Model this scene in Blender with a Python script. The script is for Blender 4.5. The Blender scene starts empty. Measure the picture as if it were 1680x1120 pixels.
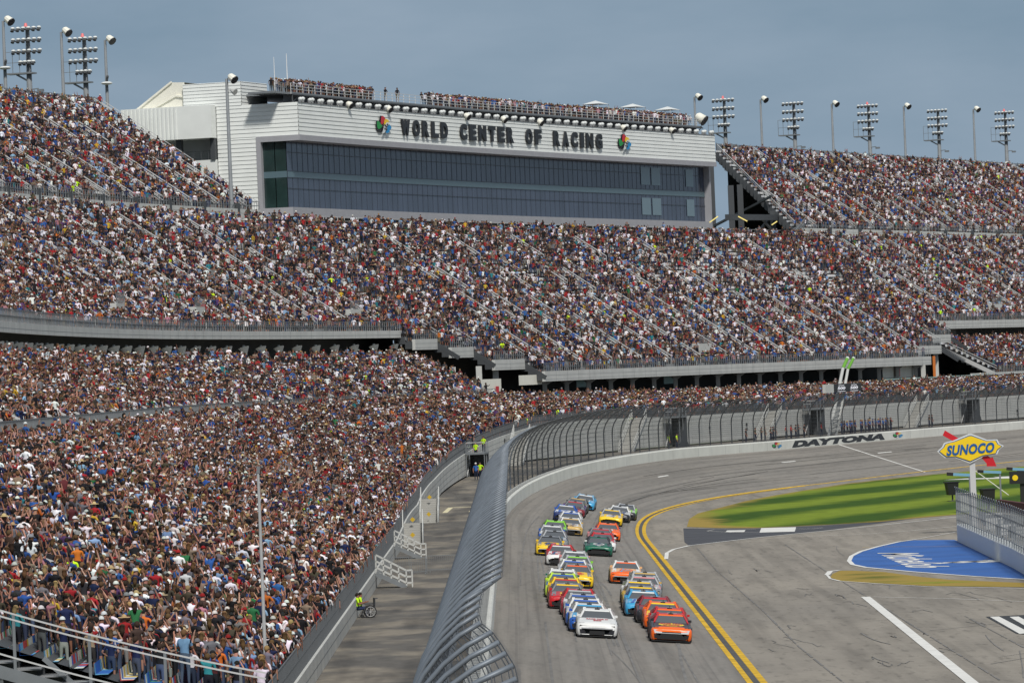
import bpy, math, random
import numpy as np
from math import sin, cos, radians, pi
from mathutils import Vector, Matrix
random.seed(7); rng = np.random.default_rng(11)
S = bpy.context.scene
COL = S.collection
# ------------------------------------------------------------------ camera
FPX = 8500.0; ROLL = radians(2.3); CAMH = 13.2; EPS = math.atan(56/FPX)
cd = bpy.data.cameras.new('camera'); cam = bpy.data.objects.new('camera', cd); COL.objects.link(cam)
cd.sensor_width = 36.0; cd.lens = 36.0*FPX/1680; cd.clip_start = 1; cd.clip_end = 20000
M0 = Matrix.Rotation(pi/2+EPS, 4, 'X') @ Matrix.Rotation(-ROLL, 4, 'Z')
cam.matrix_world = Matrix.Translation((0, 0, CAMH)) @ M0
S.camera = cam
# ------------------------------------------------------------------ world, sun, exposure
SUN_EL, SUN_AZ = radians(50), radians(166)      # azimuth clockwise from +Y
W = bpy.data.worlds.new("World"); S.world = W; W.use_nodes = True
nt = W.node_tree; nt.nodes.clear()
def N(t, ty, **k):
    n = t.nodes.new(ty)
    for a, b in k.items(): setattr(n, a, b)
    return n
sky = N(nt, 'ShaderNodeTexSky', sky_type='NISHITA'); sky.sun_disc = False; sky.sun_elevation = SUN_EL; sky.sun_rotation = SUN_AZ
sky.air_density = 1.0; sky.dust_density = 1.5
bg1 = N(nt, 'ShaderNodeBackground'); bg1.inputs[1].default_value = 0.09
bg2 = N(nt, 'ShaderNodeBackground'); bg2.inputs[1].default_value = .95
mx = N(nt, 'ShaderNodeMixShader'); mx.inputs[0].default_value = 0.9
tc = N(nt, 'ShaderNodeTexCoord'); sep = N(nt, 'ShaderNodeSeparateXYZ')
mp = N(nt, 'ShaderNodeMapping'); mp.inputs['Scale'].default_value = (5, 5, 16)
nz = N(nt, 'ShaderNodeTexNoise'); nz.inputs['Scale'].default_value = 2.2; nz.inputs['Detail'].default_value = 5; nz.inputs['Roughness'].default_value = .55
rp = N(nt, 'ShaderNodeValToRGB'); rp.color_ramp.elements[0].position = 0.0; rp.color_ramp.elements[0].color = (.28, .385, .50, 1)
rp.color_ramp.elements[1].position = .5; rp.color_ramp.elements[1].color = (.34, .39, .45, 1)
e = rp.color_ramp.elements.new(.075); e.color = (.235, .33, .435, 1)
e = rp.color_ramp.elements.new(.2); e.color = (.28, .345, .415, 1)
ad = N(nt, 'ShaderNodeMath', operation='MULTIPLY_ADD'); ad.inputs[1].default_value = .10; 
ml = N(nt, 'ShaderNodeMix', data_type='RGBA', blend_type='MULTIPLY'); ml.inputs[0].default_value = 1
r2 = N(nt, 'ShaderNodeValToRGB'); r2.color_ramp.elements[0].position = .3; r2.color_ramp.elements[0].color = (.80, .86, .90, 1)
r2.color_ramp.elements[1].position = .7; r2.color_ramp.elements[1].color = (1.22, 1.14, 1.12, 1)
L = nt.links.new
L(tc.outputs['Generated'], sep.inputs[0]); L(sep.outputs['Z'], rp.inputs[0])
L(tc.outputs['Generated'], mp.inputs[0]); L(mp.outputs[0], nz.inputs[0]); L(nz.outputs[0], r2.inputs[0])
L(rp.outputs[0], ml.inputs[6]); L(r2.outputs[0], ml.inputs[7]); L(ml.outputs[2], bg2.inputs[0])
L(sky.outputs[0], bg1.inputs[0]); L(bg1.outputs[0], mx.inputs[1]); L(bg2.outputs[0], mx.inputs[2])
wo = N(nt, 'ShaderNodeOutputWorld'); L(mx.outputs[0], wo.inputs[0])
sl = bpy.data.lights.new('sun', 'SUN'); sl.energy = 3.4; sl.angle = radians(7); sl.color = (1, .965, .91)
so = bpy.data.objects.new('sun', sl); COL.objects.link(so)
sd = Vector((sin(SUN_AZ)*cos(SUN_EL), cos(SUN_AZ)*cos(SUN_EL), sin(SUN_EL)))
so.rotation_euler = sd.to_track_quat('Z', 'Y').to_euler()
vs = S.view_settings; vs.view_transform = 'Standard'; vs.look = 'None'; vs.gamma = 1; vs.exposure = 0.0; vs.use_curve_mapping = False
S.cycles.max_bounces = 5; S.cycles.transparent_max_bounces = 12
# ------------------------------------------------------------------ survey: photo directions <-> metres
def ray(px, py):
    dx = px-840; dy = 560-py
    a = (dx*cos(ROLL)+dy*sin(ROLL))/FPX; b = (-dx*sin(ROLL)+dy*cos(ROLL))/FPX
    return a, cos(EPS)-b*sin(EPS), sin(EPS)+b*cos(EPS)
def at(px, py, Y):
    v = ray(px, py); t = Y/v[1]; return v[0]*t, Y, CAMH+v[2]*t
def zi(Y): return float(np.interp(Y, [450, 600], [0, -.8]))
def G(px, py, up=0.0):
    v = ray(px, py); z = 0
    for _ in range(30):
        t = (z-CAMH)/v[2]; z = z*.5+.5*(zi(v[1]*t))
    t = (z+up-CAMH)/v[2]
    return v[0]*t, v[1]*t, z+up
def projv(P):
    P = np.asarray(P, float); Z = P[..., 2]-CAMH; c, s = cos(EPS), sin(EPS)
    d = P[..., 1]*c+Z*s; u = -P[..., 1]*s+Z*c
    a = P[..., 0]/d*FPX; b = u/d*FPX
    return 840+a*cos(ROLL)-b*sin(ROLL), 560-(a*sin(ROLL)+b*cos(ROLL)), d
# track line: s = metres along the outer wall face, D = metres outward from it
HK = [(60, 0), (400, 0), (430, 1.5), (465, 3.2), (520, 8), (560, 13), (600, 17.5), (650, 21), (720, 24), (3000, 24)]
_c = []; _x, _y = -1.45, 60.
for i in range(2401):
    h = radians(np.interp(_y, [k[0] for k in HK], [k[1] for k in HK])); _c.append((_x, _y, h)); _x += .5*sin(h); _y += .5*cos(h)
_c = np.array(_c); SS = np.arange(2401)*.5-40.0
def CX(s): return np.interp(s, SS, _c[:, 0]), np.interp(s, SS, _c[:, 1]), np.interp(s, SS, _c[:, 2])
def P(s, D, z):
    x, y, h = CX(s); return (float(x-cos(h)*D), float(y+sin(h)*D), float(z))
def heading(s): return float(CX(s)[2])
def Pv(s, D, z):
    x, y, h = CX(s); return np.stack([x-np.cos(h)*D, y+np.sin(h)*D, z+0*x], -1)
def sD(x, y):
    i = int(np.argmin((_c[:, 0]-x)**2+(_c[:, 1]-y)**2)); X, Y, h = _c[i]
    return float(SS[i]), float(-(x-X)*cos(h)+(y-Y)*sin(h))
def onD(px, py, D, lo=70):
    v = ray(px, py)
    for Y in np.arange(lo, 1400, 1.0):
        if sD(v[0]/v[1]*Y, Y)[1] >= D:
            return sD(v[0]/v[1]*Y, Y)[0], CAMH+v[2]/v[1]*Y
def zw(s): return float(np.interp(s, [250, 316, 366, 420, 456, 482, 526, 700], [1, 1.3, 2, 2.8, 3.1, 3.2, 3, 2.9]))
def zk(s): return float(np.interp(s, [320, 346, 376, 404, 425, 450], [.8, 1.4, 2.1, 3.1, 3.8, 4.0]))
def zf(s): return float(np.interp(s, [270, 338, 376, 414, 436, 455, 480, 522, 562], [1.8, 2.9, 4.0, 5.8, 6.9, 7.7, 7.9, 7.5, 7.4]))
def Df(s): return float(np.interp(s, [330, 420], [7.4, 10]))
def zroad(s, D):
    y0 = zi(P(s, -11, 0)[1]); return y0+(zw(s)-y0)*(1+D/11.0)**1.0 if D > -11 else y0
# ------------------------------------------------------------------ materials
def lin(c):
    return tuple((x/12.92 if x <= .04045 else ((x+.055)/1.055)**2.4) for x in c)
def sr(r, g, b): return lin((r/255, g/255, b/255))
def mat(name, col, rough=.7, metal=0, noise=0, nscale=1.0, emit=None, spec=.5, stretch=None, coords='Object', alpha=None, bump=0):
    m = bpy.data.materials.new(name); m.use_nodes = True; t = m.node_tree; b = t.nodes['Principled BSDF']
    b.inputs['Base Color'].default_value = (*col, 1); b.inputs['Roughness'].default_value = rough; b.inputs['Metallic'].default_value = metal
    b.inputs['Specular IOR Level'].default_value = spec
    if emit: b.inputs['Emission Color'].default_value = (*col, 1); b.inputs['Emission Strength'].default_value = emit
    if noise:
        tc = N(t, 'ShaderNodeTexCoord'); mp = N(t, 'ShaderNodeMapping'); nz = N(t, 'ShaderNodeTexNoise')
        if stretch: mp.inputs['Scale'].default_value = stretch
        nz.inputs['Scale'].default_value = nscale; nz.inputs['Detail'].default_value = 6
        mr = N(t, 'ShaderNodeMapRange'); mr.inputs[1].default_value = .25; mr.inputs[2].default_value = .75; mr.inputs[3].default_value = 1-noise; mr.inputs[4].default_value = 1+noise
        mm = N(t, 'ShaderNodeVectorMath', operation='SCALE'); mm.inputs[0].default_value = col
        t.links.new(tc.outputs[coords], mp.inputs[0]); t.links.new(mp.outputs[0], nz.inputs[0]); t.links.new(nz.outputs[0], mr.inputs[0])
        t.links.new(mr.outputs[0], mm.inputs['Scale']); t.links.new(mm.outputs[0], b.inputs['Base Color'])
        if bump:
            bp = N(t, 'ShaderNodeBump'); bp.inputs['Strength'].default_value = bump; t.links.new(nz.outputs[0], bp.inputs['Height']); t.links.new(bp.outputs[0], b.inputs['Normal'])
    return m
def surf(name, layers, rough=.85, coords='UV'):
    """asphalt-like surface: base colour and layers of (scale xyz, noise scale, lo, hi, colour multiplier)"""
    m = bpy.data.materials.new(name); m.use_nodes = True; t = m.node_tree; b = t.nodes['Principled BSDF']; b.inputs['Roughness'].default_value = rough
    b.inputs['Specular IOR Level'].default_value = .25
    tc = N(t, 'ShaderNodeTexCoord'); prev = None
    for ly in layers:
        if prev is None:
            rgb = N(t, 'ShaderNodeRGB'); rgb.outputs[0].default_value = (*ly, 1); prev = rgb.outputs[0]; continue
        stv, ns, lo, hi, c, det = ly
        mp = N(t, 'ShaderNodeMapping'); mp.inputs['Scale'].default_value = stv
        nz = N(t, 'ShaderNodeTexNoise'); nz.inputs['Scale'].default_value = ns; nz.inputs['Detail'].default_value = det
        mr = N(t, 'ShaderNodeMapRange'); mr.inputs[1].default_value = lo; mr.inputs[2].default_value = hi
        mxn = N(t, 'ShaderNodeMix', data_type='RGBA', blend_type='MULTIPLY'); mxn.inputs[7].default_value = (*c, 1)
        t.links.new(tc.outputs[coords], mp.inputs[0]); t.links.new(mp.outputs[0], nz.inputs[0]); t.links.new(nz.outputs[0], mr.inputs[0]); t.links.new(mr.outputs[0], mxn.inputs[0])
        t.links.new(prev, mxn.inputs[6]); prev = mxn.outputs[2]
    t.links.new(prev, b.inputs['Base Color'])
    return m
def attr_mat(name, att, rough=.8, noise=.18):
    m = bpy.data.materials.new(name); m.use_nodes = True; t = m.node_tree; b = t.nodes['Principled BSDF']; b.inputs['Roughness'].default_value = rough
    b.inputs['Specular IOR Level'].default_value = .2
    a = N(t, 'ShaderNodeAttribute', attribute_type='INSTANCER', attribute_name=att)
    t.links.new(a.outputs['Color'], b.inputs['Base Color'])
    return m
MT = {}
MT['track'] = surf('track_asphalt', [(.232, .216, .193),
    ((.012, 1.1, 1), 1.0, .42, .68, (.74, .74, .74), 4), ((.15, 1.6, 1), 1.6, .5, .72, (.82, .82, .82), 8), ((.05, .35, 1), 1.2, .45, .75, (1.14, 1.12, 1.1), 6),
    ((.4, .9, 1), 3.0, .35, .8, (.86, .86, .86), 8), ((.004, 3.5, 1), 1.0, .55, .62, (.86, .86, .87), 2)])
MT['apron'] = surf('apron_asphalt', [(.298, .268, .225),
    ((.02, .02, 1), 1.4, .4, .7, (.78, .79, .81), 7), ((.5, .05, 1), 1.3, .45, .7, (.76, .76, .76), 8), ((.9, .012, 1), 1.0, .5, .62, (.86, .86, .86), 4), ((1.5, .25, 1), 1.6, .56, .70, (.70, .70, .70), 8),
    ((.5, .5, 1), 2.0, .35, .8, (.88, .88, .87), 8)], coords='Object')
MT['walk'] = surf('walkway_asphalt', [(.12, .112, .10),
    ((.16, .10, 1), 1.3, .46, .60, (1.9, 1.8, 1.62), 7), ((.5, .06, 1), 1.1, .48, .7, (.58, .58, .60), 4),
    ((.8, .35, 1), 2.0, .4, .75, (.75, .75, .75), 8)], coords='Object')
MT['dark_asphalt'] = mat('new_asphalt', (.055, .057, .065), .9, noise=.25, nscale=.4)
MT['ground'] = mat('far_ground', (.12, .13, .08), .95, noise=.3, nscale=.02)
MT['yellow'] = mat('yellow_paint', (.58, .36, .03), .8, noise=.35, nscale=.8, spec=.2)
MT['seam'] = mat('tar_seam', (.075, .073, .07), .85, noise=.3)
MT['skid'] = mat('tyre_rubber_mark', (.165, .158, .148), .85, noise=.3, nscale=.4)
MT['wpaint'] = mat('white_paint', (.66, .65, .61), .8, noise=.12, nscale=1.0)
MT['bluep'] = mat('blue_paint', (.025, .105, .34), .8, noise=.22, nscale=.25)
MT['blackp'] = mat('black_paint', (.03, .032, .034), .8, noise=.2)
MT['barrier'] = mat('barrier_white', (.64, .64, .59), .7, noise=.10, nscale=.5)
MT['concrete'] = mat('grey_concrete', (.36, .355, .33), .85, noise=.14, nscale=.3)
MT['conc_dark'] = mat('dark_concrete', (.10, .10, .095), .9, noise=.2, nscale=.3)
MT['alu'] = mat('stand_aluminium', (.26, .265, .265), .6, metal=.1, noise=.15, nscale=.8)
MT['panel'] = mat('panel_grey', (.50, .505, .48), .7, noise=.10, nscale=.6)
MT['galv'] = mat('galvanised_steel', (.155, .178, .205), .5, metal=.2, noise=.18, nscale=1.5)
MT['steel'] = mat('grey_steel', (.20, .215, .225), .5, metal=.2, noise=.15)
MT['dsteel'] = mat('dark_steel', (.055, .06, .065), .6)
MT['wire'] = mat('fence_wire', (.06, .062, .065), .6)
MT['rail'] = mat('handrail_metal', (.56, .56, .55), .45, metal=.1)
MT['siding'] = mat('white_siding', (.74, .76, .73), .6, noise=.06, nscale=.4)
MT['cream'] = mat('cream_panel', (.78, .76, .66), .6, noise=.05)
MT['frameg'] = mat('grey_frame', (.33, .33, .35), .6, noise=.06)
MT['glass'] = mat('tinted_glass', (.048, .060, .090), .14, spec=.5, noise=.28, nscale=.5, stretch=(1, 1, .3))
MT['glass2'] = mat('clear_tinted_glass', (.02, .04, .038), .1, spec=.6, noise=.5, nscale=.3)
MT['spandrel'] = mat('spandrel_glass', (.10, .155, .18), .25)
MT['mull'] = mat('mullion', (.04, .05, .07), .5)
MT['ledge'] = mat('ledge', (.16, .17, .18), .7)
MT['letter'] = mat('letter_black', (.016, .018, .022), .5)
MT['white'] = mat('white_plastic', (.66, .68, .66), .5)
MT['black'] = mat('black_plastic', (.015, .015, .016), .5)
MT['red'] = mat('red_enamel', (.55, .012, .02), .4)
MT['green'] = mat('green_enamel', (.02, .28, .06), .5)
MT['sblue'] = mat('blue_enamel', (.01, .10, .30), .4)
MT['azure'] = mat('azure_enamel', (.01, .24, .52), .4)
MT['syel'] = mat('yellow_enamel', (.85, .58, .01), .4)
MT['lime'] = mat('lime_enamel', (.17, .45, .04), .6)
MT['teal'] = mat('teal_glass', (.16, .32, .29), .3)
MT['lamp'] = mat('yellow_tube_lamp', (.75, .62, .2), .5, emit=.45)
MT['redlamp'] = mat('red_beacon', (.75, .18, .18), .5, emit=.05)
MT['screen'] = mat('screen_white', (.75, .75, .8), .5, emit=.35)
MT['grille'] = mat('car_grille', (.010, .010, .011), .6)
MT['tyre'] = mat('tyre', (.018, .018, .018), .8)
MT['wheel'] = mat('wheel_rim', (.07, .07, .075), .4, metal=.5)
MT['cglass'] = mat('windscreen_glass', (.085, .09, .095), .12, spec=.7)
MT['skin'] = attr_mat('skin', 'skin'); MT['shirt'] = attr_mat('shirt_cloth', 'shirt'); MT['pants'] = attr_mat('trouser_cloth', 'pants')
MT['cap'] = attr_mat('cap_or_hair', 'cap'); MT['shoe'] = mat('shoe', (.09, .085, .08), .7); MT['leg'] = attr_mat('lower_leg', 'leg')
def grass_mat():
    m = bpy.data.materials.new('mown_grass'); m.use_nodes = True; t = m.node_tree; b = t.nodes['Principled BSDF']; b.inputs['Roughness'].default_value = .95
    b.inputs['Specular IOR Level'].default_value = .1
    tc = N(t, 'ShaderNodeTexCoord'); mp = N(t, 'ShaderNodeMapping'); mp.inputs['Rotation'].default_value = (0, 0, radians(19.5))
    sp = N(t, 'ShaderNodeSeparateXYZ'); n1 = N(t, 'ShaderNodeTexNoise'); n1.inputs['Scale'].default_value = .06; n1.inputs['Detail'].default_value = 4
    wv = N(t, 'ShaderNodeMath', operation='MULTIPLY_ADD'); wv.inputs[1].default_value = .40
    sc = N(t, 'ShaderNodeMath', operation='MULTIPLY_ADD'); sc.inputs[1].default_value = 3.4
    sn = N(t, 'ShaderNodeMath', operation='SINE'); rp = N(t, 'ShaderNodeMapRange'); rp.inputs[1].default_value = -.6; rp.inputs[2].default_value = .75
    mx = N(t, 'ShaderNodeMix', data_type='RGBA'); mx.inputs[6].default_value = (.045, .095, .014, 1); mx.inputs[7].default_value = (.185, .25, .028, 1)  # dark bands: mowing stripes, with cloud shadow painted into the same colour
    n2 = N(t, 'ShaderNodeTexNoise'); n2.inputs['Scale'].default_value = .8; n2.inputs['Detail'].default_value = 8
    m2 = N(t, 'ShaderNodeMix', data_type='RGBA', blend_type='MULTIPLY'); m2.inputs[7].default_value = (.70, .70, .62, 1)
    r3 = N(t, 'ShaderNodeMapRange'); r3.inputs[1].default_value = .4; r3.inputs[2].default_value = .7
    at_ = N(t, 'ShaderNodeAttribute', attribute_name='dry'); n4 = N(t, 'ShaderNodeTexNoise'); n4.inputs['Scale'].default_value = .25; n4.inputs['Detail'].default_value = 5
    a4 = N(t, 'ShaderNodeMath', operation='ADD'); r4 = N(t, 'ShaderNodeMapRange'); r4.inputs[1].default_value = .75; r4.inputs[2].default_value = 1.15
    m3 = N(t, 'ShaderNodeMix', data_type='RGBA'); m3.inputs[7].default_value = (.30, .215, .055, 1)
    l = t.links.new
    l(tc.outputs['Object'], mp.inputs[0]); l(mp.outputs[0], sp.inputs[0]); l(tc.outputs['Object'], n1.inputs[0])
    l(n1.outputs[0], sc.inputs[0]); sc.inputs[2].default_value = 0; l(sp.outputs['X'], wv.inputs[0]); l(sc.outputs[0], wv.inputs[2])
    l(wv.outputs[0], sn.inputs[0]); l(sn.outputs[0], rp.inputs[0]); l(rp.outputs[0], mx.inputs[0])
    l(tc.outputs['Object'], n2.inputs[0]); l(n2.outputs[0], r3.inputs[0]); l(r3.outputs[0], m2.inputs[0]); l(mx.outputs[2], m2.inputs[6])
    l(tc.outputs['Object'], n4.inputs[0]); l(n4.outputs[0], a4.inputs[0]); l(at_.outputs['Fac'], a4.inputs[1]); l(a4.outputs[0], r4.inputs[0])
    l(r4.outputs[0], m3.inputs[0]); l(m2.outputs[2], m3.inputs[6]); l(m3.outputs[2], b.inputs['Base Color'])
    return m
MT['grass'] = grass_mat()
def seat_mat(name, mixpale):
    m = bpy.data.materials.new(name); m.use_nodes = True; t = m.node_tree; b = t.nodes['Principled BSDF']; b.inputs['Roughness'].default_value = .6
    tc = N(t, 'ShaderNodeTexCoord'); fl = N(t, 'ShaderNodeVectorMath', operation='FLOOR'); wn = N(t, 'ShaderNodeTexWhiteNoise')
    rp = N(t, 'ShaderNodeValToRGB'); rp.color_ramp.interpolation = 'CONSTANT'
    cs = [(.02, .12, .42), (.62, .6, .52), (.55, .40, .04), (.42, .05, .05), (.05, .25, .12), (.55, .62, .6), (.10, .32, .50)]
    pos = [0, .16, .36, .5, .64, .76, .9]
    while len(rp.color_ramp.elements) < 7: rp.color_ramp.elements.new(.5)
    for i, (c, p_) in enumerate(zip(cs, pos)):
        c = tuple(x*(1-mixpale)+.60*mixpale for x in c)
        rp.color_ramp.elements[i].position = p_; rp.color_ramp.elements[i].color = (*c, 1)
    t.links.new(tc.outputs['UV'], fl.inputs[0]); t.links.new(fl.outputs[0], wn.inputs[0]); t.links.new(wn.outputs[0], rp.inputs[0]); t.links.new(rp.outputs[0], b.inputs['Base Color'])
    return m
MT['seatc'] = seat_mat('coloured_seats', .0); MT['seatp'] = seat_mat('pale_seats', .9)
# ------------------------------------------------------------------ mesh helpers
class MB:
    def __init__(s): s.v = []; s.f = []; s.m = []; s.uv = {}
    def face(s, pts, mi=0, uv=None):
        n = len(s.v); s.v += [tuple(p) for p in pts]; s.f.append(tuple(range(n, n+len(pts)))); s.m.append(mi)
        if uv: s.uv[len(s.f)-1] = uv
    def hexa(s, p, mi=0):     # p: 8 points, bottom 4 then top 4
        n = len(s.v); s.v += [tuple(q) for q in p]
        for f in ((0, 3, 2, 1), (4, 5, 6, 7), (0, 1, 5, 4), (1, 2, 6, 5), (2, 3, 7, 6), (3, 0, 4, 7)): s.f.append(tuple(n+i for i in f)); s.m.append(mi)
    def box(s, c, d, mi=0, rz=0, M=None):
        x, y, z = d[0]/2, d[1]/2, d[2]/2; q = []
        for dz in (-z, z):
            for a, b in ((-x, -y), (x, -y), (x, y), (-x, y)):
                v = Vector((a, b, dz))
                if M: v = M @ v
                elif rz: v = Matrix.Rotation(rz, 3, 'Z') @ v
                q.append((c[0]+v.x, c[1]+v.y, c[2]+v.z))
        s.hexa(q, mi)
    def bar(s, a, b, w, mi=0, h=None):
        a, b = Vector(a), Vector(b); d = b-a
        if d.length < 1e-6: return
        q = d.to_track_quat('Z', 'Y').to_matrix(); s.box((a+b)/2, (w, h or w, d.length), mi, M=q)
    def tube(s, path, r, n=8, mi=0, cap=True):
        path = [Vector(p) for p in path]; rs = r if isinstance(r, (list, tuple)) else [r]*len(path); base = len(s.v); up = None
        for i, p in enumerate(path):
            d = (path[min(i+1, len(path)-1)]-path[max(i-1, 0)]).normalized()
            if up is None or abs(d.dot(up)) > .98: up = Vector((0, 0, 1)) if abs(d.z) < .9 else Vector((1, 0, 0))
            a = d.cross(up).normalized(); b2 = d.cross(a)
            for k in range(n):
                t = 2*pi*k/n; q = p+(a*cos(t)+b2*sin(t))*rs[i]; s.v.append(tuple(q))
        for i in range(len(path)-1):
            for k in range(n):
                k2 = (k+1) % n; s.f.append((base+i*n+k, base+i*n+k2, base+(i+1)*n+k2, base+(i+1)*n+k)); s.m.append(mi)
        if cap:
            s.f.append(tuple(base+k for k in range(n))); s.m.append(mi)
            s.f.append(tuple(base+(len(path)-1)*n+k for k in range(n))); s.m.append(mi)
    def cyl(s, a, b, r, n=10, mi=0, r2=None): s.tube([a, b], [r, r2 if r2 is not None else r], n, mi)
    def ball(s, c, r, mi=0, n=8, sq=(1, 1, 1), half=False):
        m = n//2; base = len(s.v); th0 = 0; th1 = pi/2 if half else pi
        for i in range(m+1):
            t = th0+(th1-th0)*i/m
            for k in range(n):
                a = 2*pi*k/n; s.v.append((c[0]+r*sq[0]*sin(t)*cos(a), c[1]+r*sq[1]*sin(t)*sin(a), c[2]+r*sq[2]*cos(t)))
        for i in range(m):
            for k in range(n): s.f.append((base+i*n+k, base+(i+1)*n+k, base+(i+1)*n+(k+1) % n, base+i*n+(k+1) % n)); s.m.append(mi)
    def prism(s, pts, z0, z1, mi=0):
        n = len(pts); b = len(s.v); s.v += [(x, y, z0) for x, y in pts]+[(x, y, z1) for x, y in pts]
        s.f.append(tuple(b+n+i for i in range(n))); s.m.append(mi); s.f.append(tuple(b+n-1-i for i in range(n))); s.m.append(mi)
        for i in range(n): j = (i+1) % n; s.f.append((b+i, b+j, b+n+j, b+n+i)); s.m.append(mi)
    def mesh(s, name, mats, smooth=False):
        me = bpy.data.meshes.new(name); me.from_pydata(s.v, [], s.f); me.update()
        for m in mats: me.materials.append(MT[m] if isinstance(m, str) else m)
        if len(mats) > 1: me.polygons.foreach_set('material_index', s.m)
        if s.uv:
            u = me.uv_layers.new(name='UVMap')
            for fi, uv in s.uv.items():
                for li, c in zip(me.polygons[fi].loop_indices, uv): u.data[li].uv = c
        if smooth: me.polygons.foreach_set('use_smooth', [True]*len(me.polygons))
        return me
    def build(s, name, mats, parent=None, smooth=False, loc=None):
        if isinstance(mats, str) or not isinstance(mats, (list, tuple)): mats = [mats]
        o = bpy.data.objects.new(name, s.mesh(name, mats, smooth)); COL.objects.link(o)
        if parent: o.parent = parent; o.matrix_parent_inverse = parent.matrix_basis.inverted()
        if loc: o.location = loc
        return o
def shift(mb, loc):
    mb.v = [(x-loc[0], y-loc[1], z-loc[2]) for x, y, z in mb.v]
def thing(name, label, cat, loc=(0, 0, 0), rz=0, group=None):
    o = bpy.data.objects.new(name, None); COL.objects.link(o); o.location = loc; o.rotation_euler = (0, 0, rz); o.empty_display_size = .5
    o['label'] = label; o['category'] = cat
    if group: o['group'] = group
    return o
def tag(o, label, cat, group=None):
    o['label'] = label; o['category'] = cat
    if group: o['group'] = group
    return o
def kind(o, k): o['kind'] = k; return o
def part(mb, name, mats, parent, smooth=False):
    """part whose coordinates are already local to the parent"""
    if isinstance(mats, str) or not isinstance(mats, (list, tuple)): mats = [mats]
    o = bpy.data.objects.new(name, mb.mesh(name, mats, smooth)); COL.objects.link(o); o.parent = parent
    return o
def copy_tree(o, parent=None):
    c = o.copy(); COL.objects.link(c); c.parent = parent
    for ch in list(o.children): copy_tree(ch, c)
    return c
def wpart(mb, name, mats, parent, smooth=False):
    """part given in world coordinates (parent unrotated)"""
    shift(mb, parent.location); return part(mb, name, mats, parent, smooth)
def strip(s0, s1, ds, D0, D1, zfun, nD=1, mb=None, mi=0, up=0):
    mb = mb or MB(); n = max(1, int(round((s1-s0)/ds)))
    for i in range(n):
        a, b = s0+(s1-s0)*i/n, s0+(s1-s0)*(i+1)/n
        for j in range(nD):
            d0, d1 = D0+(D1-D0)*j/nD, D0+(D1-D0)*(j+1)/nD
            mb.face([P(a, d0, zfun(a, d0)+up), P(a, d1, zfun(a, d1)+up), P(b, d1, zfun(b, d1)+up), P(b, d0, zfun(b, d0)+up)], mi, [(a, d0), (a, d1), (b, d1), (b, d0)])
    return mb
def text_mesh(txt, size, ext=0.0, offset=0.0, shear=0.0, align='CENTER', sp=1.0):
    cu = bpy.data.curves.new('t', 'FONT'); cu.body = txt; cu.size = size; cu.extrude = ext; cu.offset = offset; cu.shear = shear; cu.align_x = align; cu.align_y = 'CENTER'; cu.space_character = sp; cu.resolution_u = 3
    o = bpy.data.objects.new('t', cu); COL.objects.link(o); dg = bpy.context.evaluated_depsgraph_get(); dg.update()
    me = bpy.data.meshes.new_from_object(o.evaluated_get(dg)); COL.objects.unlink(o); bpy.data.objects.remove(o)
    v = np.zeros(len(me.vertices)*3); me.vertices.foreach_get('co', v); v = v.reshape(-1, 3)
    fs = [tuple(p.vertices) for p in me.polygons]; bpy.data.meshes.remove(me)
    return v, fs
def add_text(mb, v, fs, fn, mi=0):
    b = len(mb.v); mb.v += [tuple(fn(*p)) for p in v]; mb.f += [tuple(b+i for i in f) for f in fs]; mb.m += [mi]*len(fs)
# ================================================================== SETTING
mb = MB(); mb.face([(-6000, -300, -2.4), (6000, -300, -2.4), (6000, 9000, -2.4), (-6000, 9000, -2.4)])
kind(mb.build('ground', 'ground'), 'structure')
kind(strip(-38, 1100, 6, -11, 0, zroad, 4).build('race_track', 'track'), 'structure')
kind(strip(-38, 1100, 8, -380, -11, lambda s, D: zi(P(s, -11, 0)[1]), 1).build('pit_road_apron', 'apron'), 'structure')
kind(strip(-38, 900, 4, .9, 12, lambda s, D: zk(s), 1).build('walkway', 'walk'), 'structure')
# double yellow line and lane marks
def pline(pts, w, up, mb, mi=0, flat=None):
    pts = [Vector(p) for p in pts]
    for i in range(len(pts)-1):
        d = (pts[i+1]-pts[i]); d.z = 0; n = Vector((-d.y, d.x, 0)).normalized()*w/2; u = Vector((0, 0, up))
        mb.face([pts[i]-n+u, pts[i+1]-n+u, pts[i+1]+n+u, pts[i]+n+u], mi)
mb = MB()
strip(-38, 497, 5, -10.93, -10.66, zroad, 1, mb, 0, .014); strip(497, 680, 5, -10.84, -10.70, zroad, 1, mb, 0, .014); strip(-38, 487, 5, -11.52, -11.22, lambda s, D: zroad(s, -12), 1, mb, 0, .014)
o = kind(mb.build('yellow_line', 'yellow'), 'structure')
mb = MB(); strip(-38, 487, 5, -11.20, -10.95, lambda s, D: max(zroad(s, D), zroad(s, -12)), 1, mb, 0, .010)
kind(mb.build('tar_seam', 'seam'), 'structure')
mb = MB()
for s in (556, 514, 452): strip(s, s+6, 3, -3.9, -3.7, zroad, 1, mb, 0, .012)
ss, _ = onD(1375, 733, 0)
strip(ss-.35, ss+.35, .7, -11, -.05, zroad, 4, mb, 0, .012)
kind(mb.build('white_lane_marks', 'wpaint'), 'structure')
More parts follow.
